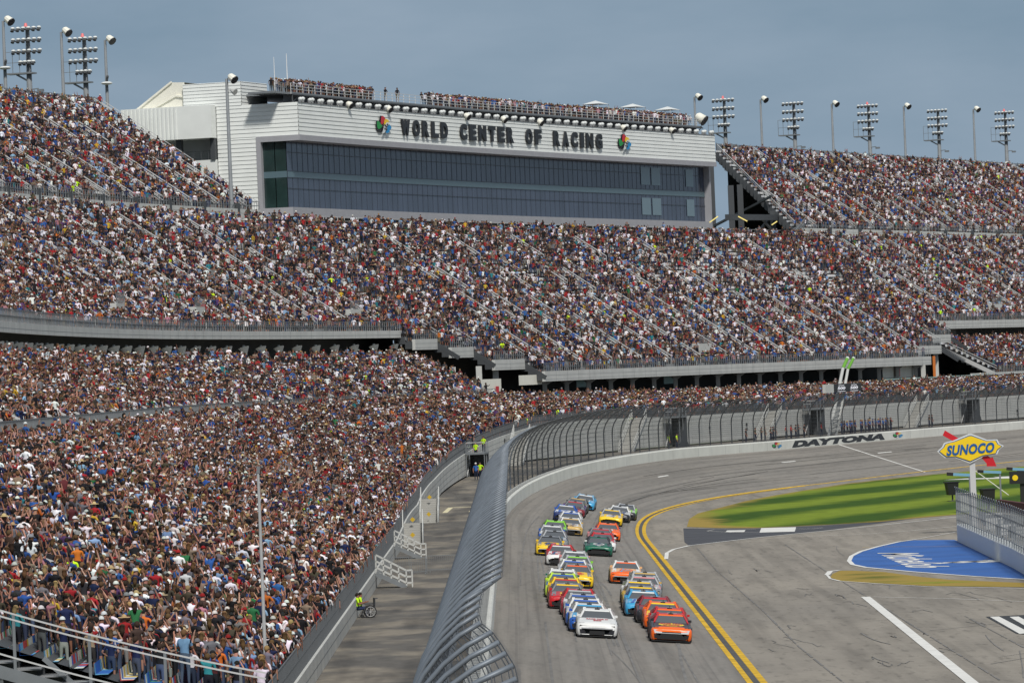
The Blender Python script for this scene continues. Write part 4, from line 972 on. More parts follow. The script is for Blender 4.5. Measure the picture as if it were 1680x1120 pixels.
# ================================================================== sign pylon
sp = G(1600, 874); SC = sp[1]/FPX
pyl = thing('pylon_sign', 'yellow diamond sign with blue letters and red arrow on a post by the pit wall', 'sign', (sp[0], sp[1], sp[2]), -.06)
cx, cz = (1589-1597)*SC+.25, (874-736)*SC
def U(x, y): return ((x-1589)*SC, (736-y)*SC)
def poly(pts, y0, th, m, mi=0):
    q = [(*U(x, y),) for x, y in pts]; n = len(q); b = len(m.v)
    m.v += [(cx+a, y0, cz+c) for a, c in q]+[(cx+a, y0+th, cz+c) for a, c in q]
    m.f.append(tuple(b+i for i in range(n))); m.m.append(mi); m.f.append(tuple(b+n+i for i in reversed(range(n)))); m.m.append(mi)
    for i in range(n): j = (i+1) % n; m.f.append((b+i, b+j, b+n+j, b+n+i)); m.m.append(mi)
m_ = MB(); m_.bar((0, .3, 0), (0, .3, cz-1), .42); part(m_, 'post', 'rail', pyl)
out = [(1535, 738), (1543, 731), (1546, 725), (1552, 723), (1562, 721), (1588, 711), (1592, 711), (1617, 722), (1634, 722), (1637, 729), (1644, 733), (1636, 739), (1633, 746), (1610, 749), (1588, 759.5), (1563, 749), (1547, 749), (1541, 744)]
def shr(pts, k): return [(1589+(x-1589)*(1-k/52), 736+(y-736)*(1-k/24)) for x, y in pts]
m_ = MB(); poly(out, -.05, .5, m_); part(m_, 'sign_body', 'white', pyl)
m_ = MB(); poly(shr(out, 2.4), -.09, .03, m_); part(m_, 'blue_border', 'sblue', pyl)
m_ = MB(); poly(shr(out, 3.8), -.13, .03, m_); part(m_, 'yellow_face', 'syel', pyl)
v, fs = text_mesh('SUNOCO', 1.0, .02, .042, .22, sp=1.04); x0, x1, y0, y1 = v[:, 0].min(), v[:, 0].max(), v[:, 1].min(), v[:, 1].max()
m_ = MB(); add_text(m_, v, fs, lambda x, y, z: (cx+((x-x0)/(x1-x0)-.5)*79*SC, -.16-z*.5, cz+((y-y0)/(y1-y0)-.5)*17*SC+((x-x0)/(x1-x0)-.5)*3.0*SC)); part(m_, 'lettering', 'sblue', pyl)
m_ = MB(); poly([(1545, 712), (1549, 704), (1570, 717.5), (1562, 722.5)], .12, .3, m_); part(m_, 'arrow_tail', 'red', pyl)
m_ = MB(); poly([(1606, 750), (1616, 747), (1622, 752), (1625, 750.5), (1631, 766), (1615, 765.5), (1615, 761), ], .12, .3, m_); part(m_, 'arrow_head', 'red', pyl)
# ================================================================== pit wall with fence
base = [G(x, y) for x, y in [(1594, 887), (1601, 890), (1616, 897), (1648, 912), (1688, 930), (1733, 955), (1798, 1000)]]
pw = thing('pit_wall', 'curved white pit wall with rounded top and tall mesh fence at the right edge', 'wall', base[1])
front = [Vector(p) for p in base]; 
def off(pts, d, u=0):
    r = []
    for i, p in enumerate(pts):
        t = (pts[min(i+1, len(pts)-1)]-pts[max(i-1, 0)]); t.z = 0; t.normalize(); r.append(p+Vector((-t.y, t.x, 0))*d+Vector((0, 0, u)))
    return r
side = 1 if off(front, 1)[3].y > front[3].y else -1
mb = MB(); prof = [(0, -.1), (0, 1.12), (.12, 1.24), (.95, 1.30), (1.02, 1.2), (1.02, -.1)]
L_ = [off(front, side*d, u) for d, u in prof]
for i in range(len(front)-1):
    for j in range(len(prof)-1): mb.face([L_[j][i], L_[j][i+1], L_[j+1][i+1], L_[j+1][i]], 0 if j > 0 else 1)
mb.face([L_[j][0] for j in range(len(prof))], 1)
wpart(mb, 'wall_body', ['white', mat('pale_wall', (.76, .76, .77), .6, noise=.06)], pw)  # front face colour is brightened to offset the shade on that side
mb = MB(); fr = off(front, side*.98, 1.2); k = 0
def along(pts, step):
    out = []; 
    for a, b in zip(pts, pts[1:]):
        L0 = (b-a).length; n = max(1, int(round(L0/step)))
        for i in range(n): out.append(a.lerp(b, i/n))
    return out+[pts[-1]]
ps = along(fr, 2.1)
for p in ps[:42]: m_ = MB(); m_.bar(p-Vector((0, 0, .2)), p+Vector((0, 0, 2.5)), .08, 0, .06); m_.bar(p+Vector((0, 0, 2.5)), p+Vector((-.10, -.35, 2.75)), .06); wpart(m_, 'fence_post', 'steel', pw)
mb = MB()
for a, b in zip(ps, ps[1:]):
    for u in (.4, 1.1, 1.8, 2.45): mb.bar(a+Vector((0, 0, u)), b+Vector((0, 0, u)), .035)
    n = 5
    for i in range(n): q = a.lerp(b, i/n); mb.face([q+Vector((-.008, 0, .1)), q+Vector((.008, 0, .1)), q+Vector((.008, 0, 2.45)), q+Vector((-.008, 0, 2.45))])
    for u in np.arange(.2, 2.4, .3): t = Vector((0, 0, .006)); mb.face([a+Vector((0, 0, u))-t, b+Vector((0, 0, u))-t, b+Vector((0, 0, u))+t, a+Vector((0, 0, u))+t])
wpart(mb, 'wire_mesh', 'steel', pw)
# pit equipment behind the wall
def local_thing(nm, lb, ct, px, py, up=0, rz=0, group=None, dY=0):
    g = G(px, py); return thing(nm, lb, ct, (g[0], g[1], g[2]+up), rz, group), g
for k, (px, py, lb) in enumerate([(1563, 822, 'black box loudspeaker on a stand left of the sign post'), (1622, 836, 'black box loudspeaker behind the pit fence right of the sign post')]):
    t_, g = local_thing('loudspeaker', lb, 'loudspeaker', px, py, 0, .2, 'black loudspeakers by the pit wall')
    m_ = MB(); m_.hexa([(-.45, -.4, .6), (.45, -.4, .6), (.45, .4, .6), (-.45, .4, .6), (-.62, -.5, 1.75), (.5, -.5, 1.75), (.5, .5, 1.75), (-.62, .5, 1.75)]); m_.box((-.05, 0, 1.80), (1.3, 1.1, .09)); part(m_, 'cabinet', 'black', t_)
    m_ = MB(); m_.bar((0, 0, -.2), (0, 0, .6), .12); m_.box((0, 0, .04), (.8, .8, .08)); part(m_, 'stand', 'dsteel', t_)
t_, g = local_thing('loudspeaker', 'black box with round yellow badge on a post at the right edge', 'loudspeaker', 1672, 826, 0, 0, 'black loudspeakers by the pit wall')
m_ = MB(); m_.box((0, 0, 2.35), (1.5, .8, 1.1)); m_.box((.3, 0, 3.0), (.7, .5, .3)); part(m_, 'cabinet', 'black', t_); m_ = MB(); m_.bar((.4, 0, 0), (.4, 0, 1.8), .5, 0, .4); part(m_, 'stand', 'black', t_)
m_ = MB(); m_.cyl((-.3, -.41, 2.35), (-.3, -.43, 2.35), .26, 12); part(m_, 'badge', 'syel', t_)
for k, (px, py, ht, ln, lb) in enumerate([(1594, 860, 3.9, 1.8, 'light blue boom arm with black tip partly behind the sign post'), (1643, 838, 3.3, 1.9, 'light blue boom arm with black tip on its own thin post'), (1693, 838, 3.5, 2.0, 'light blue boom arm reaching in from the right edge')]):
    t_, g = local_thing('boom_arm', lb, 'boom arm', px, py, 0, 0, 'pit boom arms'); 
    m_ = MB(); m_.bar((0, 0, 0), (0, 0, ht), .14); part(m_, 'post', 'steel', t_); m_ = MB(); m_.bar((.1, 0, ht), (-ln+.5, 0, ht+.12), .22); part(m_, 'arm', mat('light_blue', (.16, .36, .50), .5), t_); m_ = MB(); m_.bar((-ln+.5, 0, ht+.12), (-ln, 0, ht+.17), .26); part(m_, 'tip', 'black', t_)
a = G(1655, 812); m_ = MB(); q = at(1600, 772, a[1]+6); m_.bar((0, 0, 0), (q[0]-a[0], 6, q[2]-a[2]), .07); o = m_.build('guy_rod', 'cream', None, False, a); tag(o, 'thin cream rod slanting down across the lawn behind the pit fence', 'rod')
t_, g = local_thing('electrical_cabinet', 'grey electrical cabinet standing left behind the sign post', 'cabinet', 1583, 840, 0, 0); m_ = MB(); m_.box((0, 0, .8), (1.3, .8, 1.6)); part(m_, 'housing', 'steel', t_); m_ = MB(); m_.box((0, 0, 1.63), (1.4, .9, .06)); part(m_, 'lid', 'panel', t_); m_ = MB(); m_.box((.1, -.41, .8), (.9, .02, 1.3)); part(m_, 'door', 'panel', t_)
for k, (px, py, c, lb) in enumerate([(1632, 872, 'panel', 'pale tool cart behind the pit fence, left one'), (1652, 882, 'steel', 'steel tool cart behind the pit fence, middle one'), (1671, 886, 'dsteel', 'dark tool cart behind the pit fence, right one')]):
    t_, g = local_thing('tool_cart', lb, 'tool cart', px, py, 0, .3*k, 'tool carts behind the pit fence'); m_ = MB(); m_.box((0, 0, .62), (1.3, .7, .85)); m_.box((0, 0, 1.35), (1.2, .6, .08)); m_.bar((-.55, 0, 1), (-.55, 0, 1.35), .06); m_.bar((.55, 0, 1), (.55, 0, 1.35), .06); part(m_, 'cabinet', c, t_)
    for i in range(3): m_ = MB(); m_.box((0, -.36, .35+i*.27), (1.1, .03, .2)); part(m_, 'drawer', 'rail', t_)
    for x in (-.5, .5): m_ = MB(); m_.cyl((x, -.3, .12), (x, -.22, .12), .12, 10); part(m_, 'wheel', 'tyre', t_)
m_ = MB(); 
b0 = [G(x, y) for x, y in ((1600, 838), (1800, 862), (1800, 880), (1615, 862))]
m_.face([(p[0], p[1], p[2]+.03) for p in b0]); kind(m_.build('pit_box_pavement', 'dark_asphalt'), 'structure')
t_, g = local_thing('low_wall', 'low maroon wall behind the pit fence at the right edge', 'wall', 1640, 835, 0, 0); m_ = MB(); a, b = Vector(G(1638, 838)), Vector(G(1760, 856)); m_.bar(a+Vector((0, 0, .5)), b+Vector((0, 0, .5)), .4, 0, 1.0); wpart(m_, 'wall_body', mat('maroon', (.10, .03, .03), .8), t_)
# ================================================================== starter stand with screens
ss_, _ = onD(1363, 715, 2.2); zb = zk(ss_)-.2
stt = thing('starter_stand', 'leaning twin post truss tower with green post tops over the start line', 'tower', P(ss_, 2.2, zb), 0)
def spx(px, py, D=2.2):
    s_, z_ = onD(px, py, D); return Vector(P(s_, D, z_))
for (a, b, c, w_) in (((1356, 722), (1382, 604), (1388, 588), .34), ((1369, 722), (1391, 606), (1396, 588), .30)):
    A_, B_, C_ = spx(*a), spx(*b), spx(*c); m_ = MB(); m_.tube([A_, B_], w_*.62, 8); wpart(m_, 'post', 'panel', stt, True)
    m_ = MB(); m_.tube([B_, C_], w_*.66, 8); wpart(m_, 'green_sleeve', 'lime', stt, True); m_ = MB(); m_.ball(C_, w_*.8, 0, 8); wpart(m_, 'cap', 'white', stt)
A_, B_, A2, B2 = spx(1356, 722), spx(1372, 645), spx(1372, 722), spx(1384, 645); m_ = MB()
for k in range(9): t = k/9; m_.bar(A_.lerp(B_, t), A2.lerp(B2, t+.11), .1); m_.bar(A_.lerp(B_, t+.1), A2.lerp(B2, t+.1), .08)
wpart(m_, 'lattice', 'steel', stt)
sa, z0 = onD(1365, 644, 1.6); sb, _ = onD(1412, 642, 1.6); _, z1 = onD(1365, 630, 1.6)
sc = thing('screen_board', 'black twin screen board with white race logo above the start line', 'screen', P(sa, 1.6, z0))
m_ = MB()
def q8(s0, s1, D0, D1, z0, z1): return [P(s0, D0, z0), P(s1, D0, z0), P(s1, D1, z0), P(s0, D1, z0), P(s0, D0, z1), P(s1, D0, z1), P(s1, D1, z1), P(s0, D1, z1)]
m_.hexa(q8(sa, sb, 1.6, 2.0, z0, z1)); wpart(m_, 'housing', 'black', sc)
sl_, _ = onD(1355, 644, 1.6); m_ = MB(); m_.hexa(q8(sl_, sa-.05, 1.6, 2.0, z0, z1)); wpart(m_, 'side_box', 'panel', sc)
for k in range(2):
    u0 = sa+(sb-sa)*(.27+.46*k); m_ = MB()
    for tx, hh, zz, ww in (('DAYTONA', .13, .80, .36), ('500', .34, .48, .50)):
        v, fs = text_mesh(tx, 1.0, 0, .04, .12); x0, x1, y0, y1 = v[:, 0].min(), v[:, 0].max(), v[:, 1].min(), v[:, 1].max()
        add_text(m_, v, fs, lambda x, y, z: P(u0+((x-x0)/(x1-x0)-.5)*(sb-sa)*.34*ww/.6, 1.585, z0+(z1-z0)*(zz+((y-y0)/(y1-y0)-.5)*hh)))
    m_.face([P(u0-(sb-sa)*.16, 1.585, z0+.14*(z1-z0)), P(u0+(sb-sa)*.16, 1.585, z0+.14*(z1-z0)), P(u0+(sb-sa)*.12, 1.585, z0+.08*(z1-z0)), P(u0-(sb-sa)*.12, 1.585, z0+.08*(z1-z0))])
    wpart(m_, 'screen_logo', 'screen', sc)
# ================================================================== stairs, barricades on the walkway
def staircase(loc, rz, h, w, label, group, diamond=False, run=.30, solid=None):
    """local: comes down towards +X from height h at x=0"""
    t_ = thing('staircase', label, 'staircase', loc, rz, group); n = max(3, int(round(h/.18))); m_ = MB()
    for i in range(n): z = h*(1-(i+1)/n); m_.box((run*(i+.5), 0, z+.02), (run+.04, w, .05)); m_.box((run*i, 0, z+h/n/2), (.03, w, h/n))
    part(m_, 'steps', 'concrete', t_); X = run*n
    for y in (-w/2, w/2):
        m_ = MB()
        for q in (1.0, .62, .25): m_.bar((0, y, h+q), (X, y, q), .055); m_.bar((X, y, q), (X+.35, y, q), .055)
        for i in range(0, 5): x = X*i/4; m_.bar((x, y, h*(1-i/4)-.1 if i < 4 else 0), (x, y, h*(1-i/4)+1.0), .055)
        m_.bar((X+.35, y, 0), (X+.35, y, 1.0), .055); part(m_, 'handrail', 'panel', t_)
        m_ = MB(); m_.bar((0, y*1.04, h-.12), (X, y*1.04, -.02), .06, 0, .25); part(m_, 'side_beam', 'steel', t_)
    if diamond:
        m_ = MB()
        for x, z in ((X+.06, .75), (X*.3, h*.7+.75)): m_.face([(x, 0, z-.2), (x, .2, z), (x, 0, z+.2), (x, -.2, z)])
        part(m_, 'warning_diamond', mat('warning_yellow', (.55, .36, .02), .7), t_)
    if solid:
        m_ = MB(); m_.face([(0, w/2+.02, 0), (X, w/2+.02, 0), (0, w/2+.02, h)]); m_.face([(0, -w/2-.02, 0), (X, -w/2-.02, 0), (0, -w/2-.02, h)]); part(m_, 'side_panel', 'dsteel', t_)
    return t_
def wpix(px, py, D):   # s on the walkway for a pixel at offset D
    return onD(px, py, D)[0]
for (px, py, D, lb) in ((640, 941, 7.2, 'low metal staircase with handrails onto the walkway, the nearest one'), (668, 905, 7.2, 'low metal staircase with handrails onto the walkway, second from the camera')):
    s_ = wpix(px, py, D-.8); staircase(P(s_, 7.25, zk(s_)), -heading(s_), zf(s_)-zk(s_), 1.25, lb, 'low stairs off the near stand')
for k, (px, py, D, lb) in enumerate([(668, 872, 7.6, 'metal staircase with yellow warning diamonds facing the camera, lower left one'), (696, 846, 7.6, 'metal staircase with yellow warning diamonds facing the camera, upper right one')]):
    s_ = wpix(px, py, 7.0); staircase(P(s_+2.4, 6.6, zk(s_)), -pi/2-heading(s_), zf(s_+3)-zk(s_)+.2, 1.5, lb, 'warning diamond stairs', True)
for k, (px, py, lb) in enumerate([(845, 745, 'tall metal staircase up to the stand left of the fence bend'), (1030, 737, 'tall metal staircase seen through the fence, second from left'), (1252, 718, 'tall metal staircase seen through the fence, third from left'), (1496, 702, 'tall metal staircase seen through the fence near the right edge')]):
    s_ = wpix(px, py, 8.2); h_ = zf(s_+5)-zk(s_); staircase(P(s_+h_/.18*.3, 8.4, zk(s_)), -pi/2-heading(s_), h_, 1.7, lb, 'tall walkway stairs', False)
for k, (px, py, lb) in enumerate([(785, 772, 'stair landing tower with stewards beside the walkway bend'), (1110, 733, 'dark stair tower behind the fence, left of the start line'), (1338, 712, 'dark stair tower behind the fence beside the start line'), (1590, 700, 'dark stair tower behind the fence near the right edge')]):
    s_ = wpix(px, py, 8.5); h_ = zf(s_)-zk(s_); t_ = thing('stair_tower', lb, 'stair tower', P(s_, 8.6, zk(s_)), -pi/2-heading(s_), 'stair towers at the stand front')
    m_ = MB(); m_.box((0, 0, h_-.05), (3.0, 1.9, .18)); part(m_, 'landing', 'steel', t_)
    m_ = MB(); m_.box((-1.2, .2, h_/2), (.1, 1.5, h_)); m_.face([(-1.5, .95, 0), (2.2, .95, 0), (-1.5, .95, h_)]); m_.hexa([(-1.5, -.9, 0), (-4.6, -.9, 0), (-4.6, .2, 0), (-1.5, .2, 0), (-1.5, -.9, h_), (-1.6, -.9, h_), (-1.6, .2, h_), (-1.5, .2, h_)]); part(m_, 'dark_panel', 'dsteel', t_)
    for x in (-1.4, 0, 1.4):
        for y in (-.9, .9): m_ = MB(); m_.bar((x, y, 0), (x, y, h_+1.05), .08); part(m_, 'post', 'steel', t_)
    m_ = MB(); m_.bar((-1.4, -.9, h_+1.05), (1.4, -.9, h_+1.05), .06); m_.bar((-1.4, -.9, h_+.6), (1.4, -.9, h_+.6), .05); m_.bar((1.4, -.9, h_+1.05), (1.4, .9, h_+1.05), .06); m_.bar((1.4, -.9, 0), (-1.4, -.9, h_*.8), .07); part(m_, 'railing', 'rail', t_)
def barrier(px, py, w, label):
    s_ = wpix(px, py, 4.5); g = onD(px, py, 4.5); v = ray(px, py); t = (zk(s_)-CAMH)/v[2]; X, Y = v[0]*t, v[1]*t
    t_ = thing('crowd_barrier', label, 'barrier', (X, Y, zk(s_)), 0, 'crowd barriers across the walkway'); m_ = MB()
    m_.bar((-w/2, 0, 1.05), (w/2, 0, 1.05), .04); m_.bar((-w/2, 0, .15), (w/2, 0, .15), .04); m_.bar((-w/2, 0, 0), (-w/2, 0, 1.05), .04); m_.bar((w/2, 0, 0), (w/2, 0, 1.05), .04); part(m_, 'frame', 'steel', t_)
    m_ = MB()
    for x in np.arange(-w/2, w/2, .13): m_.bar((x, 0, .15), (x, 0, 1.05), .014)
    part(m_, 'bars', 'steel', t_); m_ = MB()
    for x in (-w*.4, w*.4): m_.bar((x, -.35, .02), (x, .35, .02), .05)
    part(m_, 'feet', 'steel', t_)
barrier(650, 941, 1.7, 'grey crowd barrier across the walkway next to the low stairs'); barrier(688, 941, 1.0, 'short middle crowd barrier across the walkway'); barrier(731, 937, 2.5, 'long crowd barrier across the walkway nearest the fence')
# bracket camera on the fence
t_ = thing('fence_camera', 'small black camera on a bracket on the back of the fence posts', 'camera', at(762, 943, 305)); m_ = MB(); m_.box((-.15, 0, 0), (.42, .2, .16)); part(m_, 'body', 'black', t_); m_ = MB(); m_.bar((0, 0, 0), (.5, 0, 0), .05); part(m_, 'bracket', 'dsteel', t_)
# panel numbers on the front wall
for px, py in ((826, 727), (1165, 705), (1225, 700), (1424, 690), (1667, 677)):
    s_, z_ = onD(px, py, Df(500)-.2); m_ = MB()
    for j in range(2):
        v, fs = text_mesh('88' if j == 0 else '13', .5, 0, .03); 
        add_text(m_, v, fs, lambda x, y, z: P(s_+x*1.3, Df(s_)-.16, z_+y+.28-.55*j))
    o = wpart(m_, 'panel_number', 'letter', lo)
#--PART3--
# ================================================================== RACE CARS
PAL = dict(white=(.72, .72, .70), blue=(.02, .10, .42), navy=(.015, .03, .12), red=(.50, .015, .02), dred=(.22, .02, .03), yellow=(.85, .55, .01), neon=(.55, .75, .05), lime=(.25, .62, .04), green=(.01, .12, .07), orange=(.85, .13, .01),
           peach=(.80, .45, .20), gold=(.55, .36, .10), lblue=(.05, .33, .58), grey=(.20, .21, .22), dark=(.025, .025, .03), silver=(.42, .43, .44), pink=(.65, .25, .25), purple=(.10, .04, .16), black=(.015, .015, .016), sky=(.22, .42, .60))
CM = {}
def paint(c):
    if c not in CM: CM[c] = mat('car_paint_'+c, PAL[c], .28, spec=.5); 
    return CM[c]
ST = [(-2.44, .78, .14, .46), (-2.42, .88, .11, .58), (-2.32, .95, .10, .665), (-2.05, .985, .10, .72), (-1.6, 1.0, .11, .775), (-1.1, .985, .12, .83), (-.72, .97, .12, .875), (.2, .96, .12, .90), (1.1, .97, .12, .92), (1.6, 1.0, .12, .945), (2.1, .985, .14, .955), (2.38, .95, .22, .965), (2.44, .90, .30, .93)]
def sect(y, w, zb, zt):
    zs = zb+(zt-zb)*.80
    return [(0, zt+.02), (w*.45, zt+.018), (w*.78, zt-.005), (w*.93, zt-.055), (w*.985, zs-.02), (w, zb+(zt-zb)*.45), (w*.985, zb+.06), (w*.93, zb)]
def car(loc, rot, c, label, hood_text=None):
    """c: body, hood, nose, roof, side, accent"""
    t = thing('race_car', label, 'race car', loc, 0, 'stock cars racing two abreast'); t.rotation_euler = rot
    names = list(dict.fromkeys(c)); idx = {n: i for i, n in enumerate(names)}; body, hood, nose, roof, side, acc = c
    m = MB(); rings = []
    for st_ in ST:
        s_ = sect(*st_); y = st_[0]; ring = [(x, y, z) for x, z in reversed(s_)]+[(-x, y, z) for x, z in s_[1:]]; rings.append([len(m.v)+i for i in range(len(ring))]); m.v += ring
    nR = len(rings[0])
    for i in range(len(rings)-1):
        for j in range(nR-1):
            a, b = rings[i][j], rings[i][j+1]; c_, d = rings[i+1][j+1], rings[i+1][j]; m.f.append((a, b, c_, d)); y = (ST[i][0]+ST[i+1][0])/2; jj = min(j, nR-2-j)
            mi = side if jj <= 2 and y > -1.9 else (nose if y < -2.15 or (jj <= 2) else (hood if y < -.6 and jj >= 4 else body))
            if jj == 3 and y > -2.1: mi = body
            m.m.append(idx[mi])
    m.f.append(tuple(rings[0])); m.m.append(idx[nose]); m.f.append(tuple(reversed(rings[-1]))); m.m.append(idx[body])
    part(m, 'body', [paint(n) for n in names], t, True)
    # greenhouse: pillars + roof
    lvl = [[(-.80, -.86, .865), (.80, -.86, .865), (.83, 1.75, .93), (-.83, 1.75, .93)], [(-.585, .02, 1.225), (.585, .02, 1.225), (.58, .85, 1.25), (-.58, .85, 1.25)]]
    m = MB(); m.face([(-.585, .02, 1.225), (.585, .02, 1.225), (.60, .4, 1.275), (-.60, .4, 1.275)]); m.face([(-.60, .4, 1.275), (.60, .4, 1.275), (.58, .85, 1.25), (-.58, .85, 1.25)])
    for sx in (-1, 1):
        m.face([(sx*.585, .02, 1.225), (sx*.60, .4, 1.275), (sx*.66, .4, 1.19), (sx*.65, -.02, 1.15)]); m.face([(sx*.60, .4, 1.275), (sx*.58, .85, 1.25), (sx*.66, .95, 1.17), (sx*.66, .4, 1.19)])
        m.bar((sx*.80, -.88, .865), (sx*.60, .02, 1.22), .075); m.bar((sx*.83, 1.72, .93), (sx*.60, .85, 1.23), .14); m.bar((sx*.79, .55, .9), (sx*.63, .5, 1.2), .07)
    part(m, 'roof', paint(roof), t)
    m = MB(); m.face([(-.77, -.86, .87), (.77, -.86, .87), (.60, -.10, 1.165), (-.60, -.10, 1.165)]); part(m, 'windscreen', 'cglass', t)
    m = MB(); m.face([(-.602, -.11, 1.162), (.602, -.11, 1.162), (.575, .02, 1.222), (-.575, .02, 1.222)]); part(m, 'windscreen_banner', paint(acc), t)
    m = MB(); m.face([(.58, .86, 1.245), (-.58, .86, 1.245), (-.78, 1.74, .94), (.78, 1.74, .94)])
    part(m, 'rear_glass', 'cglass', t)
    m = MB()
    for sx in (-1, 1): m.face([(sx*.81, -.80, .87), (sx*.65, -.02, 1.15), (sx*.66, .95, 1.17), (sx*.82, 1.5, .92)])
    part(m, 'side_window', 'cglass', t)
    m = MB(); v, fs = text_mesh(hood_text[1] if hood_text else str(sum(map(ord, label)) % 77+3), .55, 0, .03, .15); add_text(m, v, fs, lambda x, y, z: (-y*0+x, .62+y*.7, 1.272)); part(m, 'roof_number', paint('white' if roof not in ('white', 'silver', 'sky') else 'black'), t)
    m = MB(); m.box((0, .12, 1.262), (.24, .10, .05)); m.box((.02, .55, 1.31), (.03, .03, .10)); part(m, 'roof_camera', 'black', t)
    m = MB(); m.hexa([(-.88, 2.30, .96), (.88, 2.30, .96), (.88, 2.36, .96), (-.88, 2.36, .96), (-.86, 2.42, 1.15), (.86, 2.42, 1.15), (.86, 2.44, 1.15), (-.86, 2.44, 1.15)]); part(m, 'spoiler', 'black', t)
    ty = (2 if hood_text and hood_text[2] else 0) if hood_text else (sum(map(ord, label)) % 3)
    m = MB()
    if ty == 0: m.hexa([(-.86, -2.40, .47), (.86, -2.40, .47), (.86, -2.30, .5), (-.86, -2.30, .5), (-.84, -2.425, .575), (.84, -2.425, .575), (.80, -2.3, .60), (-.80, -2.3, .60)]); m.box((0, -2.45, .24), (.72, .10, .19)); m.box((0, -2.47, .405), (.5, .02, .02))
    elif ty == 1: m.box((0, -2.455, .27), (.98, .10, .24)); m.box((0, -2.437, .50), (1.25, .06, .035))
    else: m.hexa([(-.72, -2.47, .15), (.72, -2.47, .15), (.72, -2.40, .15), (-.72, -2.40, .15), (-.48, -2.47, .41), (.48, -2.47, .41), (.48, -2.4, .41), (-.48, -2.4, .41)]); m.box((0, -2.437, .49), (.9, .06, .03))
    part(m, 'grille', 'grille', t)
    if ty == 0: m = MB(); m.box((0, -2.449, .445), (1.5, .03, .05)); part(m, 'bumper_strip', paint('silver'), t)
    if hood_text and hood_text[2]: m = MB(); m.hexa([(-.80, -2.46, .43), (.80, -2.46, .43), (.80, -2.3, .43), (-.80, -2.3, .43), (-.86, -2.40, .60), (.86, -2.40, .60), (.86, -2.25, .62), (-.86, -2.25, .62)]); part(m, 'bumper_strip', paint('silver'), t)
    m = MB(); m.box((0, -2.40, .075), (1.86, .26, .035)); part(m, 'splitter', 'grille', t)
    for sx in (-1, 1):
        m = MB(); m.hexa([(sx*.52, -2.462, .20), (sx*.80, -2.445, .20), (sx*.84, -2.36, .22), (sx*.56, -2.40, .2), (sx*.60, -2.462, .35), (sx*.84, -2.44, .40), (sx*.87, -2.36, .41), (sx*.62, -2.38, .36)]); part(m, 'air_duct', 'grille' if body != 'white' else paint('dark'), t)
        m = MB(); m.hexa([(sx*.52, -2.435, .50), (sx*.84, -2.38, .52), (sx*.86, -2.3, .55), (sx*.52, -2.35, .54), (sx*.52, -2.425, .555), (sx*.83, -2.36, .595), (sx*.85, -2.28, .62), (sx*.52, -2.34, .60)]); part(m, 'headlight_decal', paint('dark' if body in ('white', 'yellow', 'peach') else 'silver'), t)
        m = MB(); m.box((sx*.90, -.62, .97), (.16, .10, .11)); m.bar((sx*.78, -.60, .92), (sx*.88, -.62, .95), .03); part(m, 'mirror', paint(side), t)
        for y in (-1.40, 1.42):
            w = MB(); w.cyl((sx*.80, y, .345), (sx*1.002, y, .345), .345, 18); o = part(w, 'tyre', 'tyre', t)
            r_ = MB(); r_.cyl((sx*.98, y, .345), (sx*1.008, y, .345), .235, 14); q = part(r_, 'rim', 'wheel', o)
        m = MB()
        for y in (-1.40, 1.42):
            pts = [(sx*.999, y+.42*cos(a), .30+.44*sin(a)) for a in np.linspace(0, pi, 12)]; m.face(pts)
        part(m, 'wheel_arch', 'grille', t)
        m = MB(); v, fs = text_mesh(hood_text[1] if hood_text else '8', .62, 0, .03, .2); add_text(m, v, fs, lambda x, y, z: (sx*1.006, -sx*x*-1+.15, .48+y)); part(m, 'door_number', paint(acc if acc != side else 'white'), t)
    # hood and nose graphics
    m = MB(); a2 = acc if acc != hood else ('white' if hood != 'white' else 'red')
    def hz(y): return float(np.interp(y, [q[0] for q in ST], [q[3] for q in ST]))+.030
    if hood_text and hood_text[0]:
        pts = []
        if hood_text[2]:
            for k in range(20): a = 2*pi*k/20; y = -1.48+.46*sin(a); pts.append((.62*cos(a), y, hz(y)-.004))
            m.face(pts, 0)
        for li, tx in enumerate(hood_text[0].split('|')):
            v, fs = text_mesh(tx, .30 if li == 0 else .26, 0, .016); W_ = v[:, 0].max()-v[:, 0].min(); k_ = min(1, 1.05/W_)
            add_text(m, v, fs, lambda x, y, z: (x*k_, -1.28+y*1.3-.42*li, hz(-1.28+y*1.3-.42*li)+.006), 1)
        part(m, 'hood_lettering', [paint(hood_text[3]), paint(hood_text[4])], t)
    else:
        rr = random.Random(label); cc_ = [a2, rr.choice(['white', 'black', 'red', 'blue', 'yellow', 'silver']), rr.choice(['white', 'navy', 'orange', 'black', 'lblue'])]
        for k in range(3):      # slanted colour flashes over the hood
            x0 = rr.uniform(-.72, .35); w0 = rr.uniform(.12, .42); m2 = MB()
            for y0, y1, o0, o1 in ((-2.2, -1.6, 0, .12), (-1.6, -1.0, .12, .2)):
                m2.face([(x0+o0, y0, hz(y0)-.004+.002*k), (min(.74, x0+w0+o0), y0, hz(y0)-.006+.002*k), (min(.72, x0+w0*.7+o1), y1, hz(y1)-.004+.002*k), (x0+o1, y1, hz(y1)-.004+.002*k)])
            if rr.random() < .75: part(m2, 'hood_flash', paint(cc_[k]), t)
        for k, (x0, x1, y0, y1) in enumerate(((-.42, .42, -1.72, -1.32), (-.34, .30, -1.22, -1.10), (-.28, .30, -1.98, -1.84))):
            m.face([(x0, y0, hz(y0)), (x1, y0, hz(y0)), (x1*.9, y1, hz(y1)), (x0*.9, y1, hz(y1))])
        m.face([(-.12, -2.25, hz(-2.25)), (.12, -2.25, hz(-2.25)), (.12, -2.12, hz(-2.12)), (-.12, -2.12, hz(-2.12))])
        part(m, 'hood_decal', paint(a2), t)
